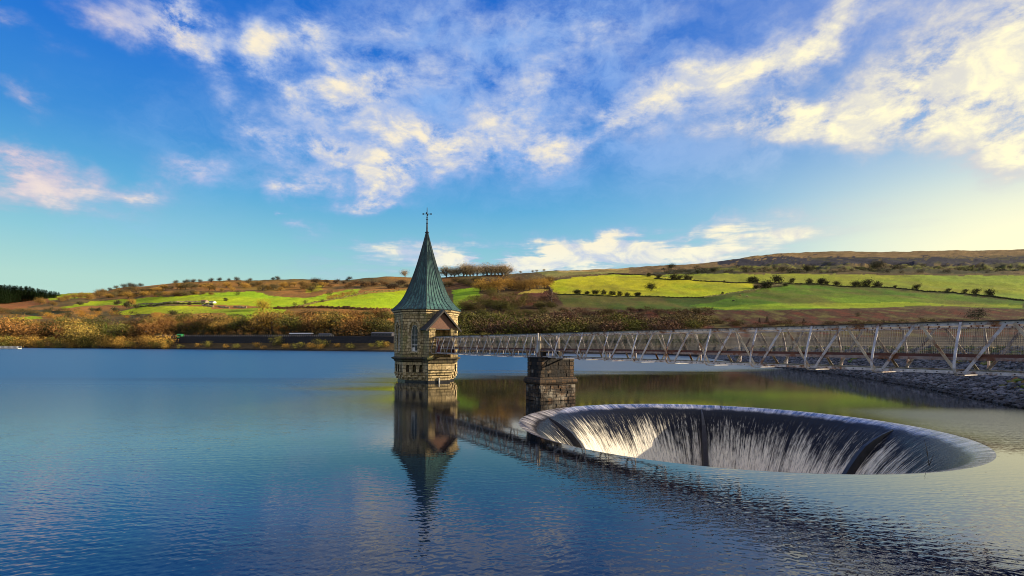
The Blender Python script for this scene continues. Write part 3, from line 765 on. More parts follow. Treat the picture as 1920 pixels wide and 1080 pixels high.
def build_rocks():
    bm = bmesh.new(); bmesh.ops.create_icosphere(bm, subdivisions=1, radius=1.); bm.verts.ensure_lookup_table()
    V0 = np.array([v.co[:] for v in bm.verts]); F0 = np.array([[v.index for v in f.verts] for f in bm.faces]); bm.free()
    idx = [i for i, p in enumerate(SL) if 26 < p.y < 150 and p.x > 20]
    VV = []; FF = []; CC = []; o = 0
    N = 8500
    for _ in range(N):
        i = idx[int(len(idx) * rng.random() ** 1.5)]; v = rng.uniform(-.25, 8.4)
        p = bank_at(i, max(v, 0)) + (SN[i] * min(v, 0))
        s = rng.uniform(.08, .24) * (1 + .004 * p.y); V = V0 * (1 + rng.uniform(-.28, .28, (len(V0), 1)))
        V = V * np.array([s * rng.uniform(.8, 1.6), s * rng.uniform(.8, 1.4), s * rng.uniform(.5, .8)])
        a = rng.uniform(0, 6.28); c_, s_ = math.cos(a), math.sin(a)
        V = V @ np.array([[c_, s_, 0], [-s_, c_, 0], [0, 0, 1]]) + np.array([p.x, p.y, p.z + .03])
        moss = mnoise.noise(Vector((p.x * .25, p.y * .25, 3))) + (p.z - 2.) * .28 + (.3 if p.y < 42 else -.1)
        b = rng.uniform(.04, .23) * (1 if p.z > .3 else .35)
        col = (b, b * .98, b * 1.02) if moss < .28 + rng.uniform(-.2, .2) else (rng.uniform(.10, .26), rng.uniform(.10, .22), .025)
        VV.append(V); FF.append(F0 + o); CC += [(*col, 1)] * len(V0); o += len(V0)
    me = bpy.data.meshes.new('riprap_stones'); me.from_pydata(np.vstack(VV).tolist(), [], np.vstack(FF).tolist()); me.materials.append(M['rock'])
    ca = me.color_attributes.new('tone', 'FLOAT_COLOR', 'POINT'); ca.data.foreach_set('color', np.array(CC, dtype=np.float32).ravel())
    ob = bpy.data.objects.new('riprap_stones', me); COL.objects.link(ob)
    tag(ob, 'loose grey and mossy stones covering the sloping bank at right', 'stones', kind='stuff')
build_rocks()

# ------------------------------------------------------------------ terrain
def interp(x, tab):
    xs = [q[0] for q in tab]; ys = [q[1] for q in tab]; return np.interp(x, xs, ys)
SHY = [(-400, 400), (0, 398), (150, 380), (300, 352), (740, 290), (900, 278), (1240, 247), (1345, 175)]
RIDGE = [(-400, 548), (0, 556), (60, 556), (110, 553), (130, 550), (180, 548), (220, 541), (250, 538), (290, 534), (330, 530), (380, 528), (450, 525), (520, 524), (580, 525), (640, 524), (700, 521), (760, 519),
         (830, 519), (900, 516), (960, 513), (1030, 509), (1100, 505), (1200, 500), (1300, 494), (1370, 487), (1420, 480), (1470, 474.5), (1560, 471.5), (1700, 471.5), (1800, 469.5), (1920, 467), (2300, 460)]
NX, NR = 980, 150
CX = np.linspace(-340, 2240, NX)
TD = np.zeros((NR + 6, NX)); TY = np.zeros((NR + 6, NX)); TX = np.zeros_like(TD); TZ = np.zeros_like(TD)
def column(x):
    yr = interp(x, RIDGE); hz = hor(x)
    if x < 1345:
        ds = float(interp(x, SHY)); ys = hz + (H + .6) / ds * F
        y0 = hz + H / ds * F
        Lw = [(ys, ds - 3), (y0, ds), (643, ds + 15), (632, ds + 19), (629.5, ds + 36), (612, 420), (598, 450), (575, 560), (545, 760)]
        Ln = [(ys, ds - 3), (y0, ds), (645, ds + 14), (637, ds + 40), (630, ds + 55), (612, 490), (598, 530), (577, 640), (562, 770)]
        Rt = [(ys, ds - 3), (y0, ds), (650, ds + 12), (643, ds + 40), (634, ds + 70), (612, 420), (582, 520), (556, 640), (530, 800)]
        kw = np.interp(x, [240, 300, 735, 800], [0, 1, 1, 0]); kr = np.interp(x, [780, 870], [0, 1])
        pts = [((1 - kr) * (kw * a[0] + (1 - kw) * b[0]) + kr * c[0], (1 - kr) * (kw * a[1] + (1 - kw) * b[1]) + kr * c[1]) for a, b, c in zip(Lw, Ln, Rt)]
    else:
        # behind the crest of the stone bank: level ground, then the hillside
        a = ab(x, hz)[0]; dc = 180.
        for i in range(len(SL)):
            q = SL[i] + SN[i] * (2.15 * crest(SL[i]) + .6)
            if q.y > 6 and q.x / q.y < a: dc = q.y; break
        dc = min(max(dc, 10.), 172.)
        pts = [(hz + (H - 3.0) / dc * F, dc + .5), (hz + (H - 3.75) / (dc + 2) * F, dc + 2.5), (hz - 2., 200), (hz - 6, 300), (634, 350), (612, 420), (582, 520), (556, 640), (530, 800)]
    dr = np.interp(x, [-340, 100, 250, 700, 900, 1100, 1400, 1500, 2240], [1200, 1100, 980, 900, 950, 1050, 1250, 1450, 1500])
    if x < 250:
        pts = pts[:-1] + [(min(pts[-1][0], 562), 780)]
    pts = [p for p in pts if p[0] > yr + 6]
    mid = np.interp(x, [1000, 1300], [0, 1])
    if mid > .5 and yr < 500: pts.append((max(512, yr + 8), 960))
    pts.append((yr, dr))
    return pts
for j, x in enumerate(CX):
    pts = column(x); ys = np.array([p[0] for p in pts]); ds = np.array([p[1] for p in pts])
    yk = 613.
    y = np.concatenate([np.linspace(ys[0], yk, 55), np.linspace(yk, ys[-1], NR - 54)[1:]])
    D = np.interp(-y, -ys, ds)
    TY[:NR, j] = y; TD[:NR, j] = D
    for q in range(6): TD[NR + q, j] = ds[-1] * (1 + .07 * (q + 1)); TY[NR + q, j] = y[-1]
ker = np.hanning(61); ker /= ker.sum()
for r_ in range(55, NR + 6): TD[r_] = np.convolve(np.pad(TD[r_], 30, mode='edge'), ker, 'valid')
for r_ in range(20, 55):
    k_ = (r_ - 20) / 35; TD[r_, :] = np.where(CX > 860, np.convolve(np.pad(TD[r_], 30, mode='edge'), ker, 'valid') * k_ + TD[r_] * (1 - k_), TD[r_])
u_ = (CX[None, :] - 960) / F; v_ = (YH - TY) / F
TA = u_ * CR - v_ * SR; TB = u_ * SR + v_ * CR
TX = TA * TD; TZ = H + TB * TD
for q in range(6): TZ[NR + q] = TZ[NR - 1] * (1 - .05 * (q + 1) ** 1.6) - .2
TX[NR:] = TA[NR - 1] * TD[NR:]
def vnoise(X, Y, s, seed, octs=4, rough=.55):
    out = np.zeros(X.shape); amp = 1.; tot = 0
    for o in range(octs):
        r = np.random.default_rng(seed * 31 + o); T = r.random((257, 257)); xs = X / s * 2 ** o; ys = Y / s * 2 ** o
        xi = np.floor(xs).astype(int); yi = np.floor(ys).astype(int); fx = xs - xi; fy = ys - yi
        fx = fx * fx * (3 - 2 * fx); fy = fy * fy * (3 - 2 * fy); g = lambda a, b: T[a % 256, b % 256]
        out += amp * ((g(xi, yi) * (1 - fx) + g(xi + 1, yi) * fx) * (1 - fy) + (g(xi, yi + 1) * (1 - fx) + g(xi + 1, yi + 1) * fx) * fy); tot += amp; amp *= rough
    return out / tot
# relief
rel = np.clip((TD - 380) / 300, 0, 1)
TZ[:NR] += ((vnoise(TX, TD, 70, 1) - .5) * 5.5 + (vnoise(TX, TD, 16, 2) - .5) * 2.2)[:NR] * rel[:NR]
XX = np.broadcast_to(CX[None, :], TY.shape)
quarry = np.clip((XX - 1330) / 120, 0, 1) * np.exp(-((TY - 500) / 9.) ** 2)
TZ += quarry * ((vnoise(TX, TD, 45, 5) - .5) * 26)
# ground cover: colour and some shade painted by field, each field a polygon given where its hedges stand
def inpoly(px, py, poly):
    ins = np.zeros(px.shape, bool); n = len(poly)
    for i in range(n):
        x0, y0 = poly[i]; x1, y1 = poly[(i + 1) % n]
        if y0 == y1: continue
        c = ((y0 > py) != (y1 > py)) & (px < (x1 - x0) * (py - y0) / (y1 - y0) + x0); ins ^= c
    return ins
jx = XX + (vnoise(TX, TD, 22, 8) - .5) * 16; jy = TY + (vnoise(TX, TD, 26, 9) - .5) * 4.0
COLR = np.zeros(TY.shape + (3,))
def paint(mask, c, k=1.): COLR[mask] = np.array(c) * k + COLR[mask] * (1 - k) if k < 1 else np.array(c)
n_a = vnoise(TX, TD, 60, 11); n_b = vnoise(TX, TD, 14, 12)
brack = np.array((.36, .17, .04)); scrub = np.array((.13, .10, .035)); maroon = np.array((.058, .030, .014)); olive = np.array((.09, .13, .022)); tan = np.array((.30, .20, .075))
COLR[:] = scrub + (brack - scrub) * np.clip((n_a[..., None] - .35) * 3, 0, 1)
w1 = np.clip((jx - 790) / 90, 0, 1)[..., None]
COLR = COLR * (1 - w1) + w1 * (scrub + (maroon - scrub) * np.clip((n_a[..., None] - .38) * 3.5, 0, 1))
n_c = vnoise(TX, TD * .45, 9, 41)
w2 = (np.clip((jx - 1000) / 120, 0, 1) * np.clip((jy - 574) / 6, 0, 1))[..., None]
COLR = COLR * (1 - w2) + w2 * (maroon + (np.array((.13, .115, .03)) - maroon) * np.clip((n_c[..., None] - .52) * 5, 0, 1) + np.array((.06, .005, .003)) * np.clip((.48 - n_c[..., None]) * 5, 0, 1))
LG = (.35, .44, .010); LY = (.47, .50, .010); LO = (.30, .36, .02)
fields = [([(75, 556), (125, 551), (172, 549), (178, 556), (130, 562), (95, 564)], LG), ([(112, 575), (177, 565), (260, 560), (330, 555), (400, 550), (400, 572), (292, 570), (260, 574), (167, 573), (117, 578)], LG),
          ([(215, 587), (260, 576), (400, 574), (400, 588), (312, 590), (229, 590)], (.42, .46, .012)), ([(15, 596), (60, 592), (81, 593), (79, 597), (30, 599)], LG),
          ([(380, 550), (474, 548), (526, 555), (580, 559), (609, 552), (672, 542), (676, 549), (620, 567), (561, 577), (513, 578), (467, 572), (380, 571)], (.42, .50, .012)),
          ([(555, 579), (600, 569), (651, 557), (761, 544), (800, 540), (800, 582), (734, 583), (682, 582), (630, 578)], LY), ([(380, 580), (467, 577), (534, 580), (542, 598), (463, 607), (417, 592), (380, 588)], (.36, .42, .012)),
          ([(534, 591), (580, 591), (567, 599), (530, 598)], LG), ([(600, 634), (800, 634), (800, 641), (600, 640)], (.20, .28, .015)), ([(850, 546), (900, 540), (902, 556), (880, 577), (850, 585)], (.36, .46, .012)),
          ([(1000, 512), (1100, 507), (1220, 503), (1300, 500), (1300, 506), (1160, 512), (1050, 520), (1030, 519)], (.24, .19, .05)),
          ([(1028, 535), (1039, 527), (1101, 519), (1164, 514.6), (1216, 517), (1303, 524), (1369, 529), (1416, 531), (1416, 542), (1356, 551), (1320, 556), (1200, 556), (1045, 553)], (.48, .46, .012)),
          ([(1226, 516), (1301, 513), (1434, 512), (1500, 513), (1560, 515), (2240, 517), (2240, 590), (1920, 562), (1860, 555), (1719, 543), (1654, 538), (1560, 534), (1472, 531), (1416, 530), (1303, 524)], (.27, .30, .022)),
          ([(1044, 555), (1200, 557), (1320, 557), (1356, 552), (1416, 543), (1480, 532), (1560, 535), (1654, 539), (1719, 544), (1860, 556), (1920, 563), (2240, 592), (2240, 590), (1920, 580), (1750, 573), (1560, 579), (1450, 582), (1340, 581), (1250, 583), (1150, 580), (1060, 574)], (.065, .088, .010)),  # shade on the lower slope is put into this pasture's darker green
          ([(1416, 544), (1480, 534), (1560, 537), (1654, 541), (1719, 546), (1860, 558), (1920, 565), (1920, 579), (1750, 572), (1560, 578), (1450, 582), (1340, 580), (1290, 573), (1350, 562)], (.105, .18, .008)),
          ([(1300, 575), (1420, 572), (1560, 568), (1700, 566), (1920, 572), (1920, 577), (1740, 573), (1560, 578), (1400, 580)], (.24, .31, .012)),
          ([(920, 556), (985, 545), (1030, 541), (1035, 556), (1000, 572), (930, 575)], (.15, .045, .025)), ([(965, 552), (990, 544), (1028, 540), (1024, 547)], (.50, .33, .06)),
          ([(400, 528), (560, 526), (640, 526), (600, 532), (560, 545), (480, 546), (420, 540)], (.33, .16, .03)), ([(582, 533), (604, 531), (606, 544), (570, 548)], (.42, .36, .02)),
          ([(280, 588), (420, 586), (440, 600), (400, 612), (300, 606)], (.36, .17, .03)), ([(25, 581), (90, 579), (140, 584), (90, 590), (20, 588)], (.05, .05, .025)), ([(0, 548), (80, 556), (95, 566), (0, 584)], (.30, .12, .035)),  # dark patch over the far left scrub is a painted-in shadow
          ([(1040, 509), (1240, 497), (1370, 488), (1440, 478), (1300, 496), (1200, 503), (1050, 512)], (.42, .27, .09))]
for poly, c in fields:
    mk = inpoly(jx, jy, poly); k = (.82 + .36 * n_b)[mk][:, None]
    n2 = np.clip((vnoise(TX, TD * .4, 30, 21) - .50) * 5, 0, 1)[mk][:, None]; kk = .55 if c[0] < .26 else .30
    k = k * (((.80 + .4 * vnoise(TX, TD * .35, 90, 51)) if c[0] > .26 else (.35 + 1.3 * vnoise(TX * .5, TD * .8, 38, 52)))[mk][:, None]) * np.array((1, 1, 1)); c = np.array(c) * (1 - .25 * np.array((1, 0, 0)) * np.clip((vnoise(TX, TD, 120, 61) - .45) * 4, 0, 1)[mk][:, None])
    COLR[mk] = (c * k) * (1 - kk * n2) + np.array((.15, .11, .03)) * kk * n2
# open moor and quarry on the right
ry = np.array([interp(x, RIDGE) for x in CX])[None, :]
top = (TY - ry < 13) & (XX > 1180); COLR[top] = (tan * (.25 + .8 * n_b[..., None]))[top]
rough_ = (XX > 1225) & (TY - ry >= 11) & (jy < 513); COLR[rough_] = (np.array((.055, .055, .022)) + np.array((.11, .06, .02)) * np.clip((n_a[..., None] - .4) * 3, 0, 1))[rough_]
qd = (XX > 1345) & (np.abs(jy - (491 + (n_b - .5) * 22)) < 6.5 * (.4 + 1.2 * n_a)); COLR[qd] = (np.array((.026, .026, .034)) * (.6 + n_b[..., None]))[qd]
qg = (XX > 1300) & (jy > 498) & (jy < 507) & (n_b > .55); COLR[qg] = (.14, .15, .02)
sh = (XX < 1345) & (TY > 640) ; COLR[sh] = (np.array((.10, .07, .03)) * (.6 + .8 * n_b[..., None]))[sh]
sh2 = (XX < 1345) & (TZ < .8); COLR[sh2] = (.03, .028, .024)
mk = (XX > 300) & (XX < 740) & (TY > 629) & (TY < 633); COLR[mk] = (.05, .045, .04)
mk = (XX >= 1345) & (TY > 632); COLR[mk] = (np.array((.10, .085, .06)) * (.6 + .8 * n_b[..., None]))[mk]
COLR[:] = np.clip(COLR * (.84 + .32 * vnoise(TX, TD, 5, 31)[..., None]), 0, .62)
def m_terrain():
    m, t = mat('hill_ground'); P = t.pos(); c = t.n('ShaderNodeVertexColor', layer_name='cover').outputs[0]
    n = t.noise(P, .45, 6, .7); n2 = t.noise(t.scalev(P, .05, .16, .05), 1., 5, .6)
    c = t.mix(t.mr(n, .32, .7), t.mix(1., c, (.72, .72, .75), 'MULTIPLY'), t.mix(1., c, (1.18, 1.15, 1.1), 'MULTIPLY'))
    c = t.mix(t.math('MULTIPLY', t.mr(n2, .52, .72), .35), c, t.mix(1., c, (.62, .60, .6), 'MULTIPLY'))
    t.out(c, .95, spec=.1, normal=t.bump(n, .5, 1.2)); return m
M['terrain'] = m_terrain()
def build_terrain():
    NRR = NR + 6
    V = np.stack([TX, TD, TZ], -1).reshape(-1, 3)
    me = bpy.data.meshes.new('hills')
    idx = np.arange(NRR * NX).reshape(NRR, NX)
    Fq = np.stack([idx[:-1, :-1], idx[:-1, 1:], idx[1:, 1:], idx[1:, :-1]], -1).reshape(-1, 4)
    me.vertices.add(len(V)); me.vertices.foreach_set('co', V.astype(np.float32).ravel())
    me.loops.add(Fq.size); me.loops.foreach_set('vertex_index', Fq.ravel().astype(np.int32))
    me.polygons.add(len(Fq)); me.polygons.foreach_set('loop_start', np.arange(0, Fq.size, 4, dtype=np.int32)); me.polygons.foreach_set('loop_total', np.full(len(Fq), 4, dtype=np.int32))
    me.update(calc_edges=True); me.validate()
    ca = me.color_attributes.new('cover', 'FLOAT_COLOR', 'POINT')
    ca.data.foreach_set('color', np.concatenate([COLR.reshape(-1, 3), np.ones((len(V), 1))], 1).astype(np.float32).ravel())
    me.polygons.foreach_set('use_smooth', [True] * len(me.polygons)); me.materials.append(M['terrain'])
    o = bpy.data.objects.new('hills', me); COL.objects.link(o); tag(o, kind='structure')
    g = MB(); g.ring([(0.01, -16.), (9000, -16.)], (0, 0, 0), 64)
    go = g.build('ground', m_plain('far_ground', (.06, .07, .03), .95), None); tag(go, kind='structure')
build_terrain()
def ground(x, y):                                    # where the terrain meets the sight line (x, y)
    j = (x - CX[0]) / (CX[1] - CX[0]); j0 = int(min(max(j, 0), NX - 2)); f = j - j0
    def col(jj):
        ys = -TY[:NR, jj]; y_ = np.clip(-y, ys[0], ys[-1])
        return np.array([np.interp(y_, ys, TX[:NR, jj]), np.interp(y_, ys, TD[:NR, jj]), np.interp(y_, ys, TZ[:NR, jj])])
    return Vector(col(j0) * (1 - f) + col(j0 + 1) * f)

# ------------------------------------------------------------------ vegetation
def m_foliage(name, var=.5):
    m, t = mat(name); oi = t.n('ShaderNodeObjectInfo'); P = t.obj()
    n = t.noise(P, 6., 3, .6); r = t.n('ShaderNodeNewGeometry').outputs['Random Per Island']
    k = t.math('ADD', t.math('MULTIPLY', n, .7), t.math('MULTIPLY', r, .5))
    c = t.mix(t.mr(k, .3, .9), t.mix(1., oi.outputs['Color'], (.85, .85, .85), 'MULTIPLY'), t.mix(1., oi.outputs['Color'], (2.1, 2.0, 1.8), 'MULTIPLY'))
    t.out(c, .9, spec=.1); return m
M['leaf'] = m_foliage('twig_and_leaf'); M['bark'] = m_plain('bark', (.07, .05, .035), .9)
def blades(centers, n, spread, size, rs, updir=.3, long=2.2):
    """many small slim leaf / twig faces spread round the given centres"""
    V = []; Fc = []
    for _ in range(n):
        c = centers[rs.randrange(len(centers))]
        p = Vector(c[:3]) + Vector((rs.gauss(0, 1), rs.gauss(0, 1), rs.gauss(0, .8))) * (spread * c[3])
        d = Vector((rs.gauss(0, 1), rs.gauss(0, 1), rs.gauss(updir, 1))).normalized(); e = d.orthogonal().normalized()
        e = Matrix.Rotation(rs.uniform(0, 6.28), 3, d) @ e
        s = size * rs.uniform(.6, 1.4); o = len(V)
        V += [p - d * s * long / 2 - e * s * .3, p - e * s * .1 + d * s * long * .5, p + d * s * long * .45 + e * s * .25, p + e * s * .5 - d * s * .2 * long]
        Fc.append((o, o + 3, o + 2, o + 1))
    return V, Fc
def mesh_of(name, V, Fc, m):
    me = bpy.data.meshes.new(name); me.from_pydata([tuple(v) for v in V], [], Fc); me.materials.append(m); return me
def gen_tree(seed, spread=.36, trunk=.24, nbl=1500, size=.017, lean=0., dome=1., levels=3, sp=.055):
    rs = random.Random(seed); mb = MB(); tips = []
    def grow(p, d, L, r, lev):
        pts = [p]; q = p.copy(); dd = d.copy()
        for k in range(3):
            dd = (dd + Vector((rs.gauss(0, .14) + lean * .12, rs.gauss(0, .14), .06))).normalized(); q = q + dd * L / 3; pts.append(q.copy())
        mb.tube(pts, [r, r * .85, r * .7, r * .55], 4 if lev else 6, cap=False)
        if lev >= 1:
            for k in (1, 2, 3): tips.append((*pts[k], .6 + .25 * lev))
        if lev < levels:
            nk = 4 if lev == 0 else 3
            for k in range(nk + (1 if lev == 0 else 0)):
                a = 6.28 * (k + rs.random() * .7) / nk; tilt = rs.uniform(.5, 1.05) if lev == 0 else rs.uniform(.35, .9)
                ax = dd.orthogonal().normalized(); ax = Matrix.Rotation(a, 3, dd) @ ax
                nd = (dd * math.cos(tilt) + ax * math.sin(tilt) * (spread / .36)).normalized()
                s = pts[3] if (lev > 0 or k > 1) else pts[2]
                grow(s, nd, L * rs.uniform(.6, .85) * (1 if lev else 1.1), r * .58, lev + 1)
    grow(Vector((0, 0, -.03)), Vector((lean * .3, 0, 1)).normalized(), trunk, .028, 0)
    V, Fc = blades(tips, nbl, sp, size, rs)
    top = max(v.z for v in V); k = 1 / top
    tr = MB(); tr.v = [(a * k, b * k, c * k * dome) for a, b, c in mb.v]; tr.f = mb.f; tr.m = mb.m
    me1 = mesh_of('trunk', tr.v, tr.f, M['bark']); me2 = mesh_of('crown', [Vector((v.x * k, v.y * k, v.z * k * dome)) for v in V], Fc, M['leaf'])
    return me1, me2
def gen_shrub(seed, nbl=1100, w=.65, size=.03):
    rs = random.Random(seed); C = []
    for k in range(16):
        a = rs.uniform(0, 6.28); r = w * math.sqrt(rs.random()) * .75; z = rs.uniform(.12, .8) * (1 - .55 * (r / w) ** 2)
        C.append((r * math.cos(a), r * math.sin(a), z, rs.uniform(.7, 1.3)))
    V, Fc = blades(C, nbl, .13, size, rs, .5)
    top = sorted(v.z for v in V)[-4]; return mesh_of('shrub', [Vector((v.x, v.y, max(v.z / top, -.05))) for v in V], Fc, M['leaf'])
def gen_conifer(seed, w=.22, nbl=1300):
    rs = random.Random(seed); tr = MB(); tr.tube([(0, 0, -.02), (0, 0, .5), (0, 0, .98)], [.02, .013, .003], 5)
    V = []; Fc = []
    for k in range(nbl):
        z = 1 - rs.random() ** .62 * .93; tier = (z * 13) % 1
        R_ = w * (1 - z) ** .85 * (.55 + .45 * (1 - tier)) + .006
        a = rs.uniform(0, 6.28); r = R_ * rs.uniform(.35, 1.); er = Vector((math.cos(a), math.sin(a), 0)); et = Vector((-er.y, er.x, 0))
        p = er * r + Vector((0, 0, z)); d = (er + Vector((0, 0, rs.uniform(-.55, .1)))).normalized(); s = .022 * rs.uniform(.7, 1.4); o = len(V)
        V += [p - d * s, p + et * s * .7, p + d * s * 1.4, p - et * s * .7]; Fc.append((o, o + 1, o + 2, o + 3))
    return mesh_of('trunk', tr.v, tr.f, M['bark']), mesh_of('crown', V, Fc, M['leaf'])
PROTO = {'tree': [gen_tree(s, spread=.40, trunk=.20) for s in (1, 2, 3, 4)],
         'tall': [gen_tree(s, spread=.34, trunk=.15, nbl=1900, size=.012, sp=.06) for s in (11, 12, 13)],
         'haw': [gen_tree(s, spread=.55, trunk=.15, nbl=900, size=.024, lean=l, sp=.06, levels=3) for s, l in ((21, -1.2), (22, -.8), (23, .7), (24, -1.6))],
         'oak': [gen_tree(s, spread=.62, trunk=.20, nbl=2300, size=.017, sp=.075) for s in (31, 32, 33)],
         'conifer': [gen_conifer(s, .27) for s in (41, 42)], 'pine': [gen_conifer(s, .36) for s in (43, 44)],
         'shrub': [gen_shrub(s) for s in (51, 52, 53)]}
NAMEOF = {'tree': 'leafless_tree', 'tall': 'tall_leafless_tree', 'haw': 'hawthorn_tree', 'oak': 'spreading_tree', 'conifer': 'conifer_tree', 'pine': 'pine_tree', 'shrub': 'shrub'}
rt = random.Random(99)
def place(kind, x, y, hpx, col, label, group=None, wk=1.0, sink=.02, p=None):
    if p is None: p = ground(x, y)
    hm = hpx * p.y / F; pr = rt.choice(PROTO[kind]); kk_ = rt.uniform(.8, 1.2); c = tuple(q * kk_ * w_ for q, w_ in zip(col, (.92, 1.0, .75)))
    cat = 'shrub' if kind == 'shrub' else 'tree'
    loc = p - Vector((0, 0, hm * sink)); ang = rt.uniform(0, 6.28) if kind != 'haw' else rt.uniform(-.5, .5)
    if kind == 'shrub':
        o = bpy.data.objects.new('shrub', pr); COL.objects.link(o); o.color = (*c, 1)
    else:
        o = bpy.data.objects.new(NAMEOF[kind], None); COL.objects.link(o); o.empty_display_size = .1
        for me, nm in zip(pr, ('trunk', 'crown')):
            ch = bpy.data.objects.new(nm, me); COL.objects.link(ch); ch.parent = o; ch.color = (*c, 1)
    o.location = loc; o.rotation_euler = (0, 0, ang); o.scale = (hm * wk, hm * wk, hm)
    tag(o, label, cat, group); return o
ORD = ['first', 'second', 'third', 'fourth', 'fifth', 'sixth', 'seventh', 'eighth', 'ninth', 'tenth', 'eleventh', 'twelfth', 'thirteenth', 'fourteenth', 'fifteenth', 'sixteenth', 'seventeenth', 'eighteenth', 'nineteenth', 'twentieth']
def row(kind, items, col, what, group, wk=1.0, sink=.02):
    items = sorted(items); n = len(items)
    for i, it in enumerate(items):
        x, y, h = it[:3]
        w = 'leftmost' if i == 0 else 'rightmost' if i == n - 1 else ORD[i] + ' from left'
        place(kind, x, y, h, it[3] if len(it) > 3 else col, f'{w} of the {what}', group, wk, sink)
BROWN = (.20, .115, .045); GOLD = (.30, .17, .05); PURP = (.11, .065, .055); OLIV = (.12, .105, .035); DARK = (.05, .045, .03); GREEN = (.022, .05, .018); ORNG = (.33, .16, .04)
# lakeside wood on the left: three ranks, taller behind
def wood(x0, x1, step, yf, hf, cols, lab, group, kinds=('tree',), wk=1.0, jy=3):
    x = x0
    while x < x1:
        xx = x + rt.uniform(-step * .35, step * .35); y = yf(xx) + rt.uniform(-jy, jy); ci = rt.randrange(len(cols))
        place(rt.choice(kinds), xx, y, hf(xx) * rt.uniform(.62, 1.32), cols[ci][1], f'{cols[ci][0]} {lab}', f'{cols[ci][0]} {group}', wk * rt.uniform(.9, 1.25)); x += step
cl = [('golden brown', (.27, .16, .05)), ('reddish brown', (.20, .095, .04)), ('olive brown', (.10, .09, .03)), ('dark brown', (.10, .06, .03)), ('dark olive', (.065, .06, .025))]
wood(-60, 300, 19, lambda x: 641, lambda x: 40, cl, 'leafless tree in the lakeside wood at far left', 'trees of the far left lakeside wood', ('tree', 'oak'), 1.1)
wood(-50, 300, 17, lambda x: 627, lambda x: 34, cl, 'leafless tree at the back of the far left wood', 'trees at the back of the far left wood', ('tree', 'oak'), 1.1)
wood(306, 735, 15, lambda x: 627.5, lambda x: 34 + (6 if 480 < x < 700 else 0), cl, 'leafless tree behind the lineside wall', 'trees behind the lineside wall', ('tree', 'oak'), 1.1, 1)
wood(300, 735, 15, lambda x: 617, lambda x: 30, cl, 'leafless tree in the wood up the slope behind the railway', 'trees up the slope behind the railway', ('tree', 'oak'), 1.1, 2)
wood(560, 735, 14, lambda x: 606, lambda x: 24, cl, 'leafless tree at the upper edge of the wood below the yellow field', 'trees below the yellow field', ('tree', 'oak'), 1.1, 3)
wood(540, 745, 12, lambda x: 596, lambda x: 15, cl, 'small tree on the bank just below the hedge of the yellow field', 'small trees below the hedge', ('oak',), 1.2, 2)
wood(0, 130, 10, lambda x: 588, lambda x: 10, [('dark brown', DARK), ('brown', (.13, .08, .035))], 'bush in the dark hollow above the far left wood', 'bushes in the far left hollow', ('shrub',), 1.5, 5)
wood(90, 330, 15, lambda x: 596, lambda x: 11, [('orange brown', ORNG), ('dark brown', DARK)], 'bush on the rough slope between the far left wood and the fields', 'bushes on the rough left slope', ('shrub',), 1.4, 5)
wood(300, 740, 9, lambda x: 629, lambda x: 14, [('dark brown', DARK)], 'undergrowth shrub at the foot of the wood behind the railway', 'shrubs behind the railway', ('shrub',), 1.1, .6)
wood(-60, 300, 12, lambda x: 640, lambda x: 15, [('dark brown', DARK), ('russet', (.20, .08, .03))], 'undergrowth shrub in the far left wood', 'shrubs in the far left wood', ('shrub',), 1.1, 3)
cs = [('golden', GOLD), ('brown', BROWN), ('olive', (.15, .13, .04))]
wood(-60, 310, 14, lambda x: 652, lambda x: 22, cs, 'shrub at the water edge of the far left shore', 'shrubs along the far left water edge', ('shrub',), 1.15, 1)
wood(312, 740, 27, lambda x: 652, lambda x: 11, cs, 'low shrub on the shore below the lineside wall', 'low shrubs below the lineside wall', ('shrub',), 1.2, 2)
place('oak', 150, 652, 55, (.28, .19, .06), 'large spreading leafless tree at the water edge on far left')
place('shrub', 312, 652, 20, OLIV, 'rounded olive shrub at the water edge where the lineside wall begins')
place('shrub', 518, 648, 21, OLIV, 'rounded brown shrub in front of the lineside wall, left of the carriage')
place('shrub', 601, 650, 19, OLIV, 'broad brown shrub in front of the wall below the carriage', wk=1.6)
place('shrub', 715, 652, 15, (.17, .15, .04), 'yellowish shrub on the shore just left of the tower', wk=1.4)
place('conifer', 198, 640, 36, (.10, .16, .03), 'pale green conifer, taller of the two in the far left wood')
place('conifer', 214, 640, 30, (.09, .14, .03), 'pale green conifer, shorter of the two in the far left wood')
place('conifer', 741, 626, 44, (.015, .05, .02), 'dark green conifer half hidden behind the left wall of the tower', wk=1.3)
place('pine', 658, 627, 28, (.03, .045, .02), 'dark evergreen tree in the wood right of the carriage')
place('oak', 492, 582, 27, (.38, .26, .05), 'golden leafless tree on the bright field above the wood')
place('oak', 497, 614, 44, (.34, .22, .06), 'tall golden leafless tree below the field, nearest the white cottage')
# trees in and round the left fields
row('oak', [(75, 570, 16), (98, 572, 13), (112, 566, 13), (128, 564, 15), (140, 562, 13), (152, 560, 14), (165, 563, 16), (172, 562, 12)], BROWN, 'brown trees at the left end of the bright fields', 'trees at the left end of the bright fields')
row('haw', [(149, 572, 9), (222, 572, 11), (238, 576, 15), (247, 572, 16, GOLD), (254, 578, 10), (282, 576, 7), (212, 584, 12), (323, 590, 12), (172, 583, 9), (185, 585, 11), (357, 573, 8), (424, 563, 8)], DARK, 'small trees scattered over the left fields', 'small trees scattered over the left fields')
row('shrub', [(446, 553, 12), (618, 556, 12), (604, 569, 8), (572, 572, 9), (553, 575, 8)], DARK, 'dark bushes in the field left of the tower', 'dark bushes in the field left of the tower')
row('shrub', [(618, 563, 9), (626, 560, 10), (634, 559, 10), (643, 556, 9), (652, 553, 8), (662, 551, 8)], (.26, .11, .05), 'russet bushes of the hedge running up to the tower roof', 'russet hedge bushes', 1.4)
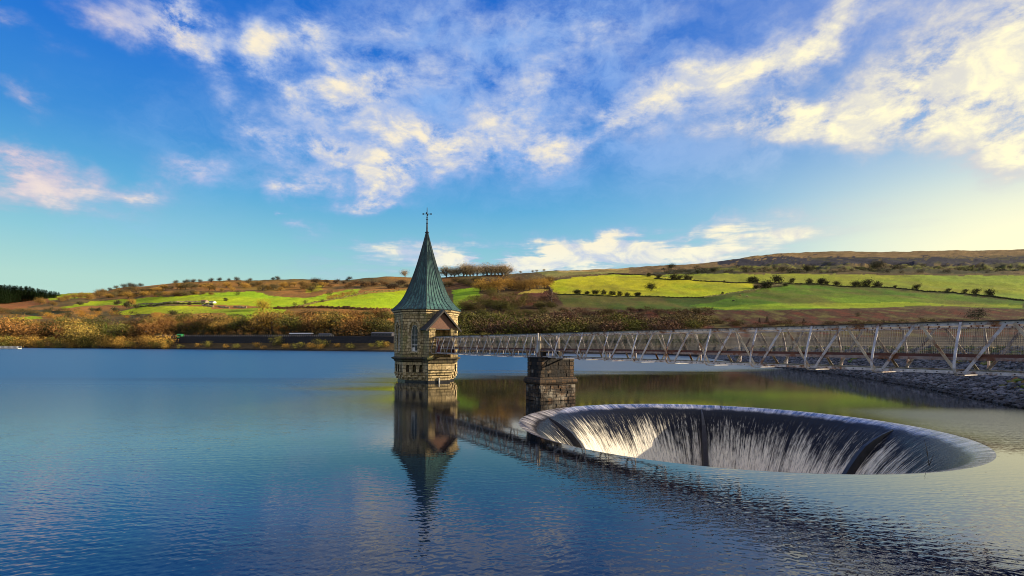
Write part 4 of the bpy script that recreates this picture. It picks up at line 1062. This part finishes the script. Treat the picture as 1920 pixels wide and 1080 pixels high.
row('shrub', [(436, 599, 14), (450, 601, 15), (465, 599, 13)], DARK, 'dark bushes clumped in the hollow below the ruins', 'dark bushes below the ruins', 1.5)
row('shrub', [(527, 597, 10), (300, 557, 9), (145, 583, 7), (90, 590, 9)], OLIV, 'lone olive bushes in the left fields', 'lone olive bushes in the left fields', 1.2)
# wooded scarp along the left ridge
cu = [('brown', (.15, .09, .04)), ('golden', (.30, .17, .05)), ('grey brown', (.10, .075, .045))]
wood(186, 400, 9, lambda x: np.interp(x, [186, 250, 400], [557, 551, 541]), lambda x: 13, cu, 'tree in the wooded scarp below the left skyline', 'trees of the left wooded scarp', ('tree', 'oak'), 1.2, 4)
wood(190, 400, 12, lambda x: np.interp(x, [190, 400], [560, 551]), lambda x: 11, cu, 'tree along the foot of the wooded scarp above the bright field', 'trees at the foot of the left scarp', ('oak',), 1.3, 2)
wood(395, 610, 10, lambda x: np.interp(x, [395, 610], [544, 541]), lambda x: 13, cu, 'tree on the orange hillside below the middle skyline', 'trees on the orange hillside', ('tree', 'oak'), 1.2, 6)
wood(595, 770, 8, lambda x: np.interp(x, [595, 770], [534, 537]), lambda x: 11, [('dark purplish', (.06, .04, .035)), ('brown', (.13, .07, .04))], 'tree in the dark hanger left of the tower roof', 'trees of the dark hanger', ('tree', 'oak'), 1.3, 5)
row('oak', [(x, interp(x, RIDGE) + 1.5, h) for x, h in ((205, 8), (218, 8), (232, 10), (244, 12), (252, 10), (264, 9), (330, 9), (345, 8), (352, 9), (363, 9), (375, 8), (397, 10), (412, 9), (429, 7), (444, 10), (470, 7), (513, 7), (520, 9), (650, 6), (656, 9))], (.06, .055, .06), 'small dark trees standing on the left skyline', 'trees on the left skyline')
# conifer plantation
for k in range(3):
    x = -60 + k * 3
    while x < 112 - k * 4:
        yr = interp(x, RIDGE); xx = x + rt.uniform(-1.5, 1.5)
        hh = np.interp(xx, [-60, 0, 60, 116], [27, 25, 19, 6]) * rt.uniform(.9, 1.04)
        place('conifer', xx, yr + 2 + k * np.interp(xx, [0, 110], [5, 1.5]), hh * (1 - .12 * k), (.04, .07, .034), ('dark green conifer on the crest of', 'dark green conifer in the middle of', 'dark green conifer along the lower edge of')[k] + ' the plantation at far left', 'plantation conifers ' + ('crest', 'middle', 'lower edge')[k], 2.4); x += 4.6
# hill behind the tower and right of it
TALLC = (.27, .195, .15)
row('tall', [(760, 519, 17), (838, 519, 27), (852, 519, 19), (868, 519, 31), (882, 518, 28), (894, 518, 27), (915, 517, 30), (929, 516, 25), (941, 516, 28), (951, 516, 24), (845, 519, 22), (861, 518, 24), (875, 518, 26), (888, 518, 24), (905, 517, 20), (922, 517, 26), (935, 516, 24), (947, 516, 21)], TALLC, 'tall bare trees on the skyline beside the spire', 'tall bare trees on the skyline', 1.15, .06)
row('tall', [(975, 512, 6), (999, 511, 6), (1006, 511, 6), (1020, 510, 6)], TALLC, 'tiny bare trees on the skyline right of the tall ones', 'tiny bare skyline trees', 1.2)
row('oak', [(900, 546, 28, GOLD), (915, 548, 32, (.30, .17, .055)), (935, 549, 36, (.33, .18, .05)), (952, 545, 30, GOLD), (922, 556, 22, OLIV)], GOLD, 'big orange brown trees on the hill right of the spire', 'big orange brown trees on the hill')
row('oak', [(970, 540, 28, PURP), (983, 546, 27, BROWN), (994, 545, 30, BROWN), (1008, 542, 28, GOLD), (1021, 540, 24, GOLD), (1030, 534, 20, BROWN)], BROWN, 'leafless trees in the clump left of the yellow field', 'trees of the clump left of the yellow field')
wood(836, 905, 8, lambda x: 533, lambda x: 12, [('dark olive', (.07, .055, .03)), ('brown', (.11, .07, .04))], 'tree in the dark wood under the skyline row', 'trees under the skyline row', ('oak',), 1.3, 6)
wood(866, 1036, 6, lambda x: 585, lambda x: 17, [('dark olive', (.06, .055, .022)), ('dark brown', (.075, .05, .03))], 'bush low on the slope right of the tower, above the wood', 'bushes low on the slope right of the tower', ('shrub', 'oak'), 1.3, 12)
wood(1040, 1340, 12, lambda x: 590, lambda x: 13, [('dark brown', (.07, .05, .028)), ('purplish', (.08, .045, .04))], 'bush along the top of the wood below the green pasture', 'bushes below the green pasture', ('shrub', 'oak'), 1.4, 5)
wood(868, 1036, 10, lambda x: 570, lambda x: 18, [('olive', (.09, .075, .03)), ('purplish brown', PURP)], 'bush on the bracken slope below the orange trees', 'bushes on the bracken slope', ('shrub',), 1.2, 11)
cr = [('purplish brown', (.095, .05, .045)), ('grey brown', (.10, .07, .042)), ('olive', (.085, .08, .024))]
wood(862, 1250, 14, lambda x: 640, lambda x: 48, cr, 'leafless tree in the wood behind the footbridge', 'trees of the wood behind the footbridge', ('tree', 'oak'), 1.15, 3)
wood(866, 1320, 14, lambda x: 620, lambda x: 35, cr, 'leafless tree up the slope behind the footbridge', 'trees up the slope behind the footbridge', ('tree', 'oak'), 1.2, 3)
wood(880, 1345, 17, lambda x: 648, lambda x: 26, [('dark olive', (.075, .085, .022)), ('olive brown', (.10, .085, .03))], 'broad bush on the shore behind the footbridge', 'bushes on the shore behind the footbridge', ('shrub',), 1.5, 2)
wood(1300, 2000, 9, lambda x: 612, lambda x: 11, [('dull purple', (.075, .042, .034)), ('brown', (.08, .055, .026)), ('dark', (.04, .035, .02))], 'low bush in the bracken behind the right half of the footbridge', 'bushes in the bracken at right', ('shrub',), 1.4, 6)
place('shrub', 1832, 600, 27, (.02, .028, .022), 'big dark bush rising above the bridge rail at far right', wk=1.1)
place('pine', 1424, 606, 10, (.015, .022, .015), 'small black evergreen above the bridge rail, left of a pair', wk=1.3)
place('pine', 1438, 606, 13, (.015, .022, .015), 'small black evergreen above the bridge rail, right of a pair', wk=1.6)
place('pine', 1507, 606, 9, (.02, .03, .028), 'lone small dark evergreen above the bridge rail at mid right', wk=1.6)
place('shrub', 1608, 594, 9, DARK, 'lone dark thorn bush in the red bracken at right')
row('haw', [(1080, 553, 11), (1088, 553, 11), (1104, 552, 8), (1111, 552, 10), (1119, 552, 10), (1137, 553, 10), (1148, 553, 9), (1155, 553, 8), (1165, 555, 12), (1180, 555, 9), (1192, 555, 10), (1200, 555, 9)], (.045, .042, .022), 'dark thorn trees in a line below the yellow field', 'thorn trees below the yellow field', 1.1)
place('oak', 1221, 546, 21, (.03, .032, .02), 'round dark tree standing alone in the yellow field')
row('haw', [(1219, 520, 10), (1236, 524, 11), (1259, 525, 15), (1275, 525, 11), (1284, 525, 12), (1295, 525, 9), (1360, 528, 5), (1357, 550, 5)], (.05, .045, .025), 'small thorn trees along the hedge above the yellow field', 'thorn trees along the upper hedge')
row('haw', [(1411, 529, 14), (1423, 530, 14), (1451, 530, 17), (1418, 542, 11), (1436, 541, 19), (1446, 540, 14), (1469, 537, 8), (1488, 530, 11)], (.045, .042, .025), 'wind-bent hawthorns where the two field hedges meet', 'hawthorns where the hedges meet', 1.1)
row('haw', [(1524, 532, 12), (1537, 532, 13), (1544, 533, 15), (1552, 533, 9), (1565, 534, 11), (1601, 536, 15), (1630, 537, 19), (1654, 538, 15), (1680, 540, 7), (1719, 543, 13), (1780, 547, 9), (1812, 549, 10), (1832, 551, 13), (1863, 554, 15)], (.05, .045, .028), 'wind-bent hawthorns on the long hedge at right', 'hawthorns on the long right hedge', 1.1)
cq = [('dark', (.035, .035, .025)), ('grey brown', (.075, .06, .05))]
wood(1240, 1480, 13, lambda x: np.interp(x, [1240, 1480], [511, 509]), lambda x: 9, cq, 'scrub bush on the rough slope left of the quarry', 'scrub bushes left of the quarry', ('shrub',), 1.4, 4)
wood(1480, 2000, 15, lambda x: 508, lambda x: 9, cq, 'scrub bush among the quarry spoil heaps at upper right', 'scrub bushes among the spoil heaps', ('shrub',), 1.4, 4)
place('oak', 1645, 503, 24, (.075, .065, .045), 'broad grey leafless tree in front of the quarry face', wk=1.0)
place('oak', 1512, 510, 17, (.04, .038, .025), 'dark tree on a spoil heap at the left end of the quarry')
for x_, y_, h_, w_ in ((1260, 505, 14, 'slim dark tree below the moor, left of the quarry'), (1340, 511, 12, 'dark tree at the top edge of the upper field'), (1308, 513, 11, 'dark bushy tree right of the slim tree below the moor')): place('oak', x_, y_, h_, (.04, .04, .025), w_)

# hedges and field walls as low ragged banks
def hedge(name, pts, hm, col, label, cat, seed):
    rs = random.Random(seed); V = []; C = []
    P = []
    for i in range(len(pts) - 1):
        n = max(2, int(abs(pts[i + 1][0] - pts[i][0]) / 2.5 + abs(pts[i + 1][1] - pts[i][1]) / 1.5))
        for k in range(n): f = k / n; P.append(ground(pts[i][0] * (1 - f) + pts[i + 1][0] * f, pts[i][1] * (1 - f) + pts[i + 1][1] * f))
    P.append(ground(*pts[-1])); mb = MB(); rings = []
    for i, p in enumerate(P):
        d = (P[min(i + 1, len(P) - 1)] - P[max(i - 1, 0)]); d.z = 0; d.normalize(); s = Vector((-d.y, d.x, 0)); h = hm * rs.uniform(.65, 1.3); w = hm * .45 * rs.uniform(.8, 1.3)
        rings.append([p - s * w - ZZ * .8, p + s * w - ZZ * .8, p + s * w * .7 + ZZ * h * .7, p + s * w * .1 + ZZ * h, p - s * w * .7 + ZZ * h * .75])
    for i in range(len(rings) - 1):
        for k in range(5): mb.quad(rings[i][k], rings[i][(k + 1) % 5], rings[i + 1][(k + 1) % 5], rings[i + 1][k])
    mb.add(rings[0], [(4, 3, 2, 1, 0)]); mb.add(rings[-1], [(0, 1, 2, 3, 4)])
    o = mb.build(name, M['leaf']); o.color = (*col, 1); tag(o, label, cat); return o
hedge('hedge', [(1226, 524), (1303, 526), (1369, 530), (1416, 531), (1472, 532), (1560, 535), (1654, 539), (1719, 544), (1860, 556), (1920, 563), (2100, 578)], 1.5, (.04, .04, .018), 'long dark hedge bank crossing the right fields below the hawthorns', 'hedge', 1)
hedge('hedge', [(1040, 554), (1130, 556), (1320, 557), (1356, 552), (1416, 543), (1472, 532)], 1.4, (.045, .05, .018), 'dark hedge bank between the yellow field and the green pasture', 'hedge', 2)
hedge('hedge', [(1240, 517), (1140, 515), (1060, 520), (1030, 524)], 1.6, (.06, .05, .025), 'dark hedge along the top of the yellow field', 'hedge', 3)
hedge('hedge', [(555, 578), (600, 569), (651, 557), (700, 549), (770, 543)], 2.0, (.07, .06, .02), 'hedge rising along the upper edge of the yellow field by the tower', 'hedge', 4)
hedge('stone_wall', [(1026, 535), (1034, 545), (1036, 553), (1034, 565), (1040, 574)], 1.6, (.10, .085, .065), 'field wall dropping downhill at the left end of the yellow field', 'wall', 5)
hedge('stone_wall', [(260, 570), (300, 569), (345, 566), (385, 565)], 1.3, (.16, .13, .09), 'low stone wall crossing the upper left field towards the ruins', 'wall', 6)
hedge('hedge', [(260, 576), (330, 570.5), (400, 572)], 1.6, (.06, .06, .018), 'dark hedge between the two left fields', 'hedge', 7)
hedge('hedge', [(513, 579), (600, 579), (682, 582), (735, 584)], 2.4, (.10, .055, .025), 'brown hedge along the lower edge of the yellow field by the tower', 'hedge', 8)

# ------------------------------------------------------------------ railway side: wall, fence, carriage, hut; houses; jetty
def along(x, dd=0., z=None):                         # point just in front of the embankment step at column x
    ds = float(interp(x, SHY)); a = ab(x, 640)[0]; D = ds + 14.6 + dd
    return Vector((a * D, D, 0 if z is None else z))
rw = MB(); xs_ = np.linspace(292, 738, 60); ztop = 8.35
for i in range(len(xs_) - 1):
    p, q = along(xs_[i]), along(xs_[i + 1]); b = Vector((0, 2.2, 0)); lo = 3.2
    rw.hexa([p + ZZ * lo, q + ZZ * lo, q + b * 3 + ZZ * lo, p + b * 3 + ZZ * lo, p + b * .3 + ZZ * ztop, q + b * .3 + ZZ * ztop, q + b * 3 + ZZ * ztop, p + b * 3 + ZZ * ztop])
rwo = rw.build('retaining_wall', M['wallstone'], None, uv=True); tag(rwo, 'long dark stone retaining wall along the far left shore', 'wall')
fe = empty('lineside_fence', along(292, .9, ztop), 'pale post and rail fence on top of the dark retaining wall', 'fence')
post_me = None
xs_ = np.linspace(294, 625, 84)
for x in xs_:
    p = along(x, .95, ztop)
    if post_me is None:
        pm = MB(); pm.box(p + ZZ * .55, (.12, 0, 0), (0, .08, 0), (0, 0, .57)); o0 = pm.build('post', M['fencegrey'], fe); post_me = o0.data; p0 = p
    else:
        o = o0.copy(); COL.objects.link(o); o.parent = fe; o.location = p - p0
rl = MB()
for i in range(len(xs_) - 1):
    for z in (.5, .95): rl.bar(along(xs_[i], .84, ztop + z), along(xs_[i + 1], .84, ztop + z), .09, .06, (0, 1, 0))
rl.build('rail', M['fencegrey'], fe)
def carriage(x0, x1, label, roofm, bodym, h):
    p, q = along(x0, 9, ztop - .2), along(x1, 9, ztop - .2); d = (q - p).normalized(); s = Vector((-d.y, d.x, 0)); c = (p + q) / 2; L = (q - p).length / 2
    e = empty('railway_carriage', c, label, 'carriage')
    b = MB(); b.box(c + ZZ * (.7 + h / 2), d * L, s * 1.1, ZZ * (h / 2)); body = b.build('body', bodym, e)
    w = MB(); n = 9
    for k in range(n):
        for sg in (-1, 1): w.box(c + d * (L * (2 * (k + .5) / n - 1)) + s * 1.11 * sg + ZZ * (.7 + h * .64), d * (L / n * .62), s * .02, ZZ * (h * .2))
    w.build('window', M['glass'], e)
    r = MB(); prf = [(-1.25, 0), (-1.1, .25), (-.5, .5), (.5, .5), (1.1, .25), (1.25, 0)]
    for k in range(5): r.hexa([c - d * (L + .2) + s * prf[k][0] + ZZ * (.7 + h), c + d * (L + .2) + s * prf[k][0] + ZZ * (.7 + h), c + d * (L + .2) + s * prf[k + 1][0] + ZZ * (.7 + h), c - d * (L + .2) + s * prf[k + 1][0] + ZZ * (.7 + h),
                             c - d * (L + .2) + s * prf[k][0] + ZZ * (.702 + h + prf[k][1]), c + d * (L + .2) + s * prf[k][0] + ZZ * (.702 + h + prf[k][1]), c + d * (L + .2) + s * prf[k + 1][0] + ZZ * (.702 + h + prf[k + 1][1]), c - d * (L + .2) + s * prf[k + 1][0] + ZZ * (.702 + h + prf[k + 1][1])])
    r.build('roof', roofm, e)
    wh = MB()
    for k in (-.8, -.55, .55, .8):
        for sg in (-1, 1): wh.tube([c + d * L * k + s * sg * .7 + ZZ * .35, c + d * L * k + s * sg * .95 + ZZ * .35], .38, 12)
    wh.build('wheels', M['iron'], e)
carriage(545, 585, 'long low railway carriage with a white roof on the embankment', M['white'], m_plain('carriage_body', (.05, .02, .03), .5), 1.3)
carriage(600, 621, 'shorter grey railway wagon standing right of the white-roofed carriage', m_plain('wagon_roof', (.13, .135, .16), .5), m_plain('wagon_body', (.07, .075, .09), .5), .9)
def hut(name, x, y, wpx, hpx, roofh, depth, wm, rm, label, cat, win=0, p=None, overh=.25):
    p = p or ground(x, y); k = p.y / F; w, h = wpx * k / 2, hpx * k
    e = empty(name, p, label, cat)
    b = MB(); b.box(p + ZZ * (h / 2 - .5), (w, 0, 0), (0, depth / 2, 0), ZZ * (h / 2 + .5)); 
    rh = roofh * k
    b.add([p + Vector((-w, -depth / 2, h)), p + Vector((-w, depth / 2, h)), p + Vector((-w, 0, h + rh))], [(0, 1, 2)]); b.add([p + Vector((w, -depth / 2, h)), p + Vector((w, depth / 2, h)), p + Vector((w, 0, h + rh))], [(2, 1, 0)])
    b.build('wall', wm, e)
    r = MB()
    for s in (-1, 1):
        a0 = Vector((-w - overh, s * (depth / 2 + overh), h - overh * rh / (depth / 2))); a1 = Vector((w + overh, a0.y, a0.z)); r0 = Vector((-w - overh, 0, h + rh)); r1 = Vector((w + overh, 0, h + rh))
        pts = [p + v + ZZ * .02 for v in (a0, a1, r1, r0)]; r.hexa(pts + [v + ZZ * .18 for v in pts])
    r.build('roof', rm, e)
    for i in range(win):
        u = -w + (i + .5) * 2 * w / win; m_ = MB(); m_.box(p + Vector((u, -depth / 2 - .01, h * .55)), (min(.45, w / win * .5), 0, 0), (0, .03, 0), (0, 0, h * .2)); m_.build('window', M['glass'], e)
    return e
p_ = along(338, 2.2, ztop); hut('green_hut', 338, 628, 8, 3, 1.2, 2.6, M['green'], M['green'], 'small bright green hut behind the fence on the far left embankment', 'hut', 1, p_)
wh_ = m_plain('whitewash', (.75, .72, .66), .8, var=.1); sr_ = m_plain('old_slates', (.12, .11, .12), .7); rd_ = m_plain('rusty_sheet_roof', (.25, .10, .05), .7); st_ = m_plain('ruin_stone', (.28, .22, .16), .9)
hut('cottage', 517, 594, 8, 4, 2, 6, wh_, sr_, 'small white cottage at the edge of the wood below the bright field', 'cottage', 2)
hut('cottage', 578, 597, 14, 3, 2.5, 7, wh_, sr_, 'pale farm building half hidden by trees right of the white cottage', 'cottage', 3)
hut('cottage', 640, 598, 12, 3, 2.5, 7, wh_, sr_, 'pale roofed house deep in the trees below the yellow field', 'cottage', 3)
hut('barn', 384, 566, 9, 3, 2, 7, st_, rd_, 'small ruined barn with a rusty roof in the upper left field', 'barn', 1)
hut('barn', 399, 567, 8, 2.5, 1.5, 6, wh_, sr_, 'pale stone barn just right of the rusty one', 'barn', 1)
hut('long_shed', 718, 630, 38, 4.5, 2, 8, m_plain('shed_wall', (.05, .05, .06), .8), m_plain('shed_roof', (.07, .075, .10), .6), 'long low grey roofed shed beside the trees just left of the tower', 'shed', 6)
for i, (a, b, c, w) in enumerate((((380, 574), (400, 576), 1.8, 'left'), ((408, 575), (430, 577), 1.6, 'middle'), ((438, 575), (462, 577), 1.7, 'right'))):
    hedge('ruined_wall', [a, b], c, (.22, .17, .11), f'{w} piece of tumbled stone wall between the two left fields', 'wall', 30 + i)
# jetty
j0 = atz(-60, 654.2, 0); j1 = atz(37, 654.8, 0); dj = (j1 - j0).normalized(); sj = Vector((-dj.y, dj.x, 0))
je = empty('floating_jetty', (j0 + j1) / 2, 'white railed floating jetty on the water at the left edge', 'jetty')
jb = MB(); cj = (j0 + j1) / 2; Lj = (j1 - j0).length / 2; jb.box(cj + ZZ * .35, dj * Lj, sj * 1.2, ZZ * .22); jb.build('deck', M['pipe'], je)
jf = MB()
for k in range(7): jf.tube([cj + dj * (Lj * (k / 3 - 1) * .95) - sj * 1.0 + ZZ * .0, cj + dj * (Lj * (k / 3 - 1) * .95) + sj * 1.0 + ZZ * .0], .3, 8)
jf.build('float', M['iron'], je)
jr = MB()
for k in range(22):
    u = Lj * (2 * k / 21 - 1) * .98
    for s in (-1, 1): jr.box(cj + dj * u + sj * s * 1.1 + ZZ * 1.1, dj * .09, sj * .05, ZZ * .6)
for s in (-1, 1):
    for z in (1.15, 1.65): jr.bar(cj - dj * Lj * .98 + sj * 1.11 * s + ZZ * z, cj + dj * Lj * .98 + sj * 1.11 * s + ZZ * z, .12, .06, sj)
jr.build('railing', M['white'], je)
# grazing cattle
def cow(x, y, col, label):
    p = ground(x, y); k = 1.0; mb = MB(); B_ = lambda u, v, z: p + Vector((u, v, z))
    mb.tube([B_(-1.1, 0, 1.15), B_(-.9, 0, 1.1), B_(-.3, 0, 1.02), B_(.4, 0, 1.05), B_(.9, 0, 1.12), B_(1.15, 0, 1.05), B_(1.5, 0, .6), B_(1.75, 0, .25)], [.2, .40, .48, .46, .42, .30, .19, .10], 8)
    for u in (-.85, .8):
        for v in (-.22, .22): mb.tube([B_(u, v, .95), B_(u + .05, v, .5), B_(u, v, -.05)], [.14, .08, .07], 6)
    mb.tube([B_(-1.2, 0, 1.15), B_(-1.35, 0, .5)], [.05, .03], 5)
    for v in (-.16, .16): mb.tube([B_(1.42, v * .6, .72), B_(1.4, v * 1.8, .8)], [.06, .03], 4)
    mt = m_plain('cow_hide', col, .8, var=.3, scale=2); tag(mb.build('cow', mt, None, smooth=True), label, 'cow', 'cattle on the green pasture')
cow(1387, 554, (.20, .08, .03), 'brown cow grazing on the green pasture, beside the pale one')
cow(1400, 556, (.45, .33, .2), 'pale fawn cow grazing on the green pasture')
cow(1375, 564, (.015, .014, .014), 'black cow grazing lower down the green pasture')
# bits caught on the spillway
def twig(name, base, h, label, n, seed):
    rs = random.Random(seed); mb = MB()
    for k in range(n):
        d = Vector((rs.uniform(-.5, .5), rs.uniform(-.3, .3), 1)) * h * (1 if k == 0 else rs.uniform(.4, .8))
        if k == 0: d.x *= .15
        mb.tube([base - ZZ * .1, base + d * .5 + Vector((rs.uniform(-.03, .03), 0, 0)), base + d], [.012, .009, .004], 4)
    tag(mb.build(name, M['barge'], None), label, 'debris')
bp = at(1742, 868, 18.6); twig('driftwood_stick', Vector((bp.x, bp.y, bp.z)), .75, 'thin upright driftwood stick caught on the right lip of the spillway', 3, 1)
wp = atz(1352, 767, -.02); twig('weed_tuft', wp, .28, 'tuft of dead weed caught on the far lip of the spillway', 9, 2)

# ------------------------------------------------------------------ render settings
scene.view_settings.view_transform = 'Standard'; scene.view_settings.look = 'None'; scene.view_settings.exposure = 0.72; scene.view_settings.gamma = 1.0
scene.render.engine = 'CYCLES'
scene.cycles.use_denoising = True; scene.cycles.filter_width = 1.0
try: scene.cycles.denoiser = 'OPENIMAGEDENOISE'
except Exception: pass
scene.cycles.max_bounces = 6; scene.cycles.diffuse_bounces = 2; scene.cycles.glossy_bounces = 3
scene.cycles.caustics_reflective = False; scene.cycles.caustics_refractive = False
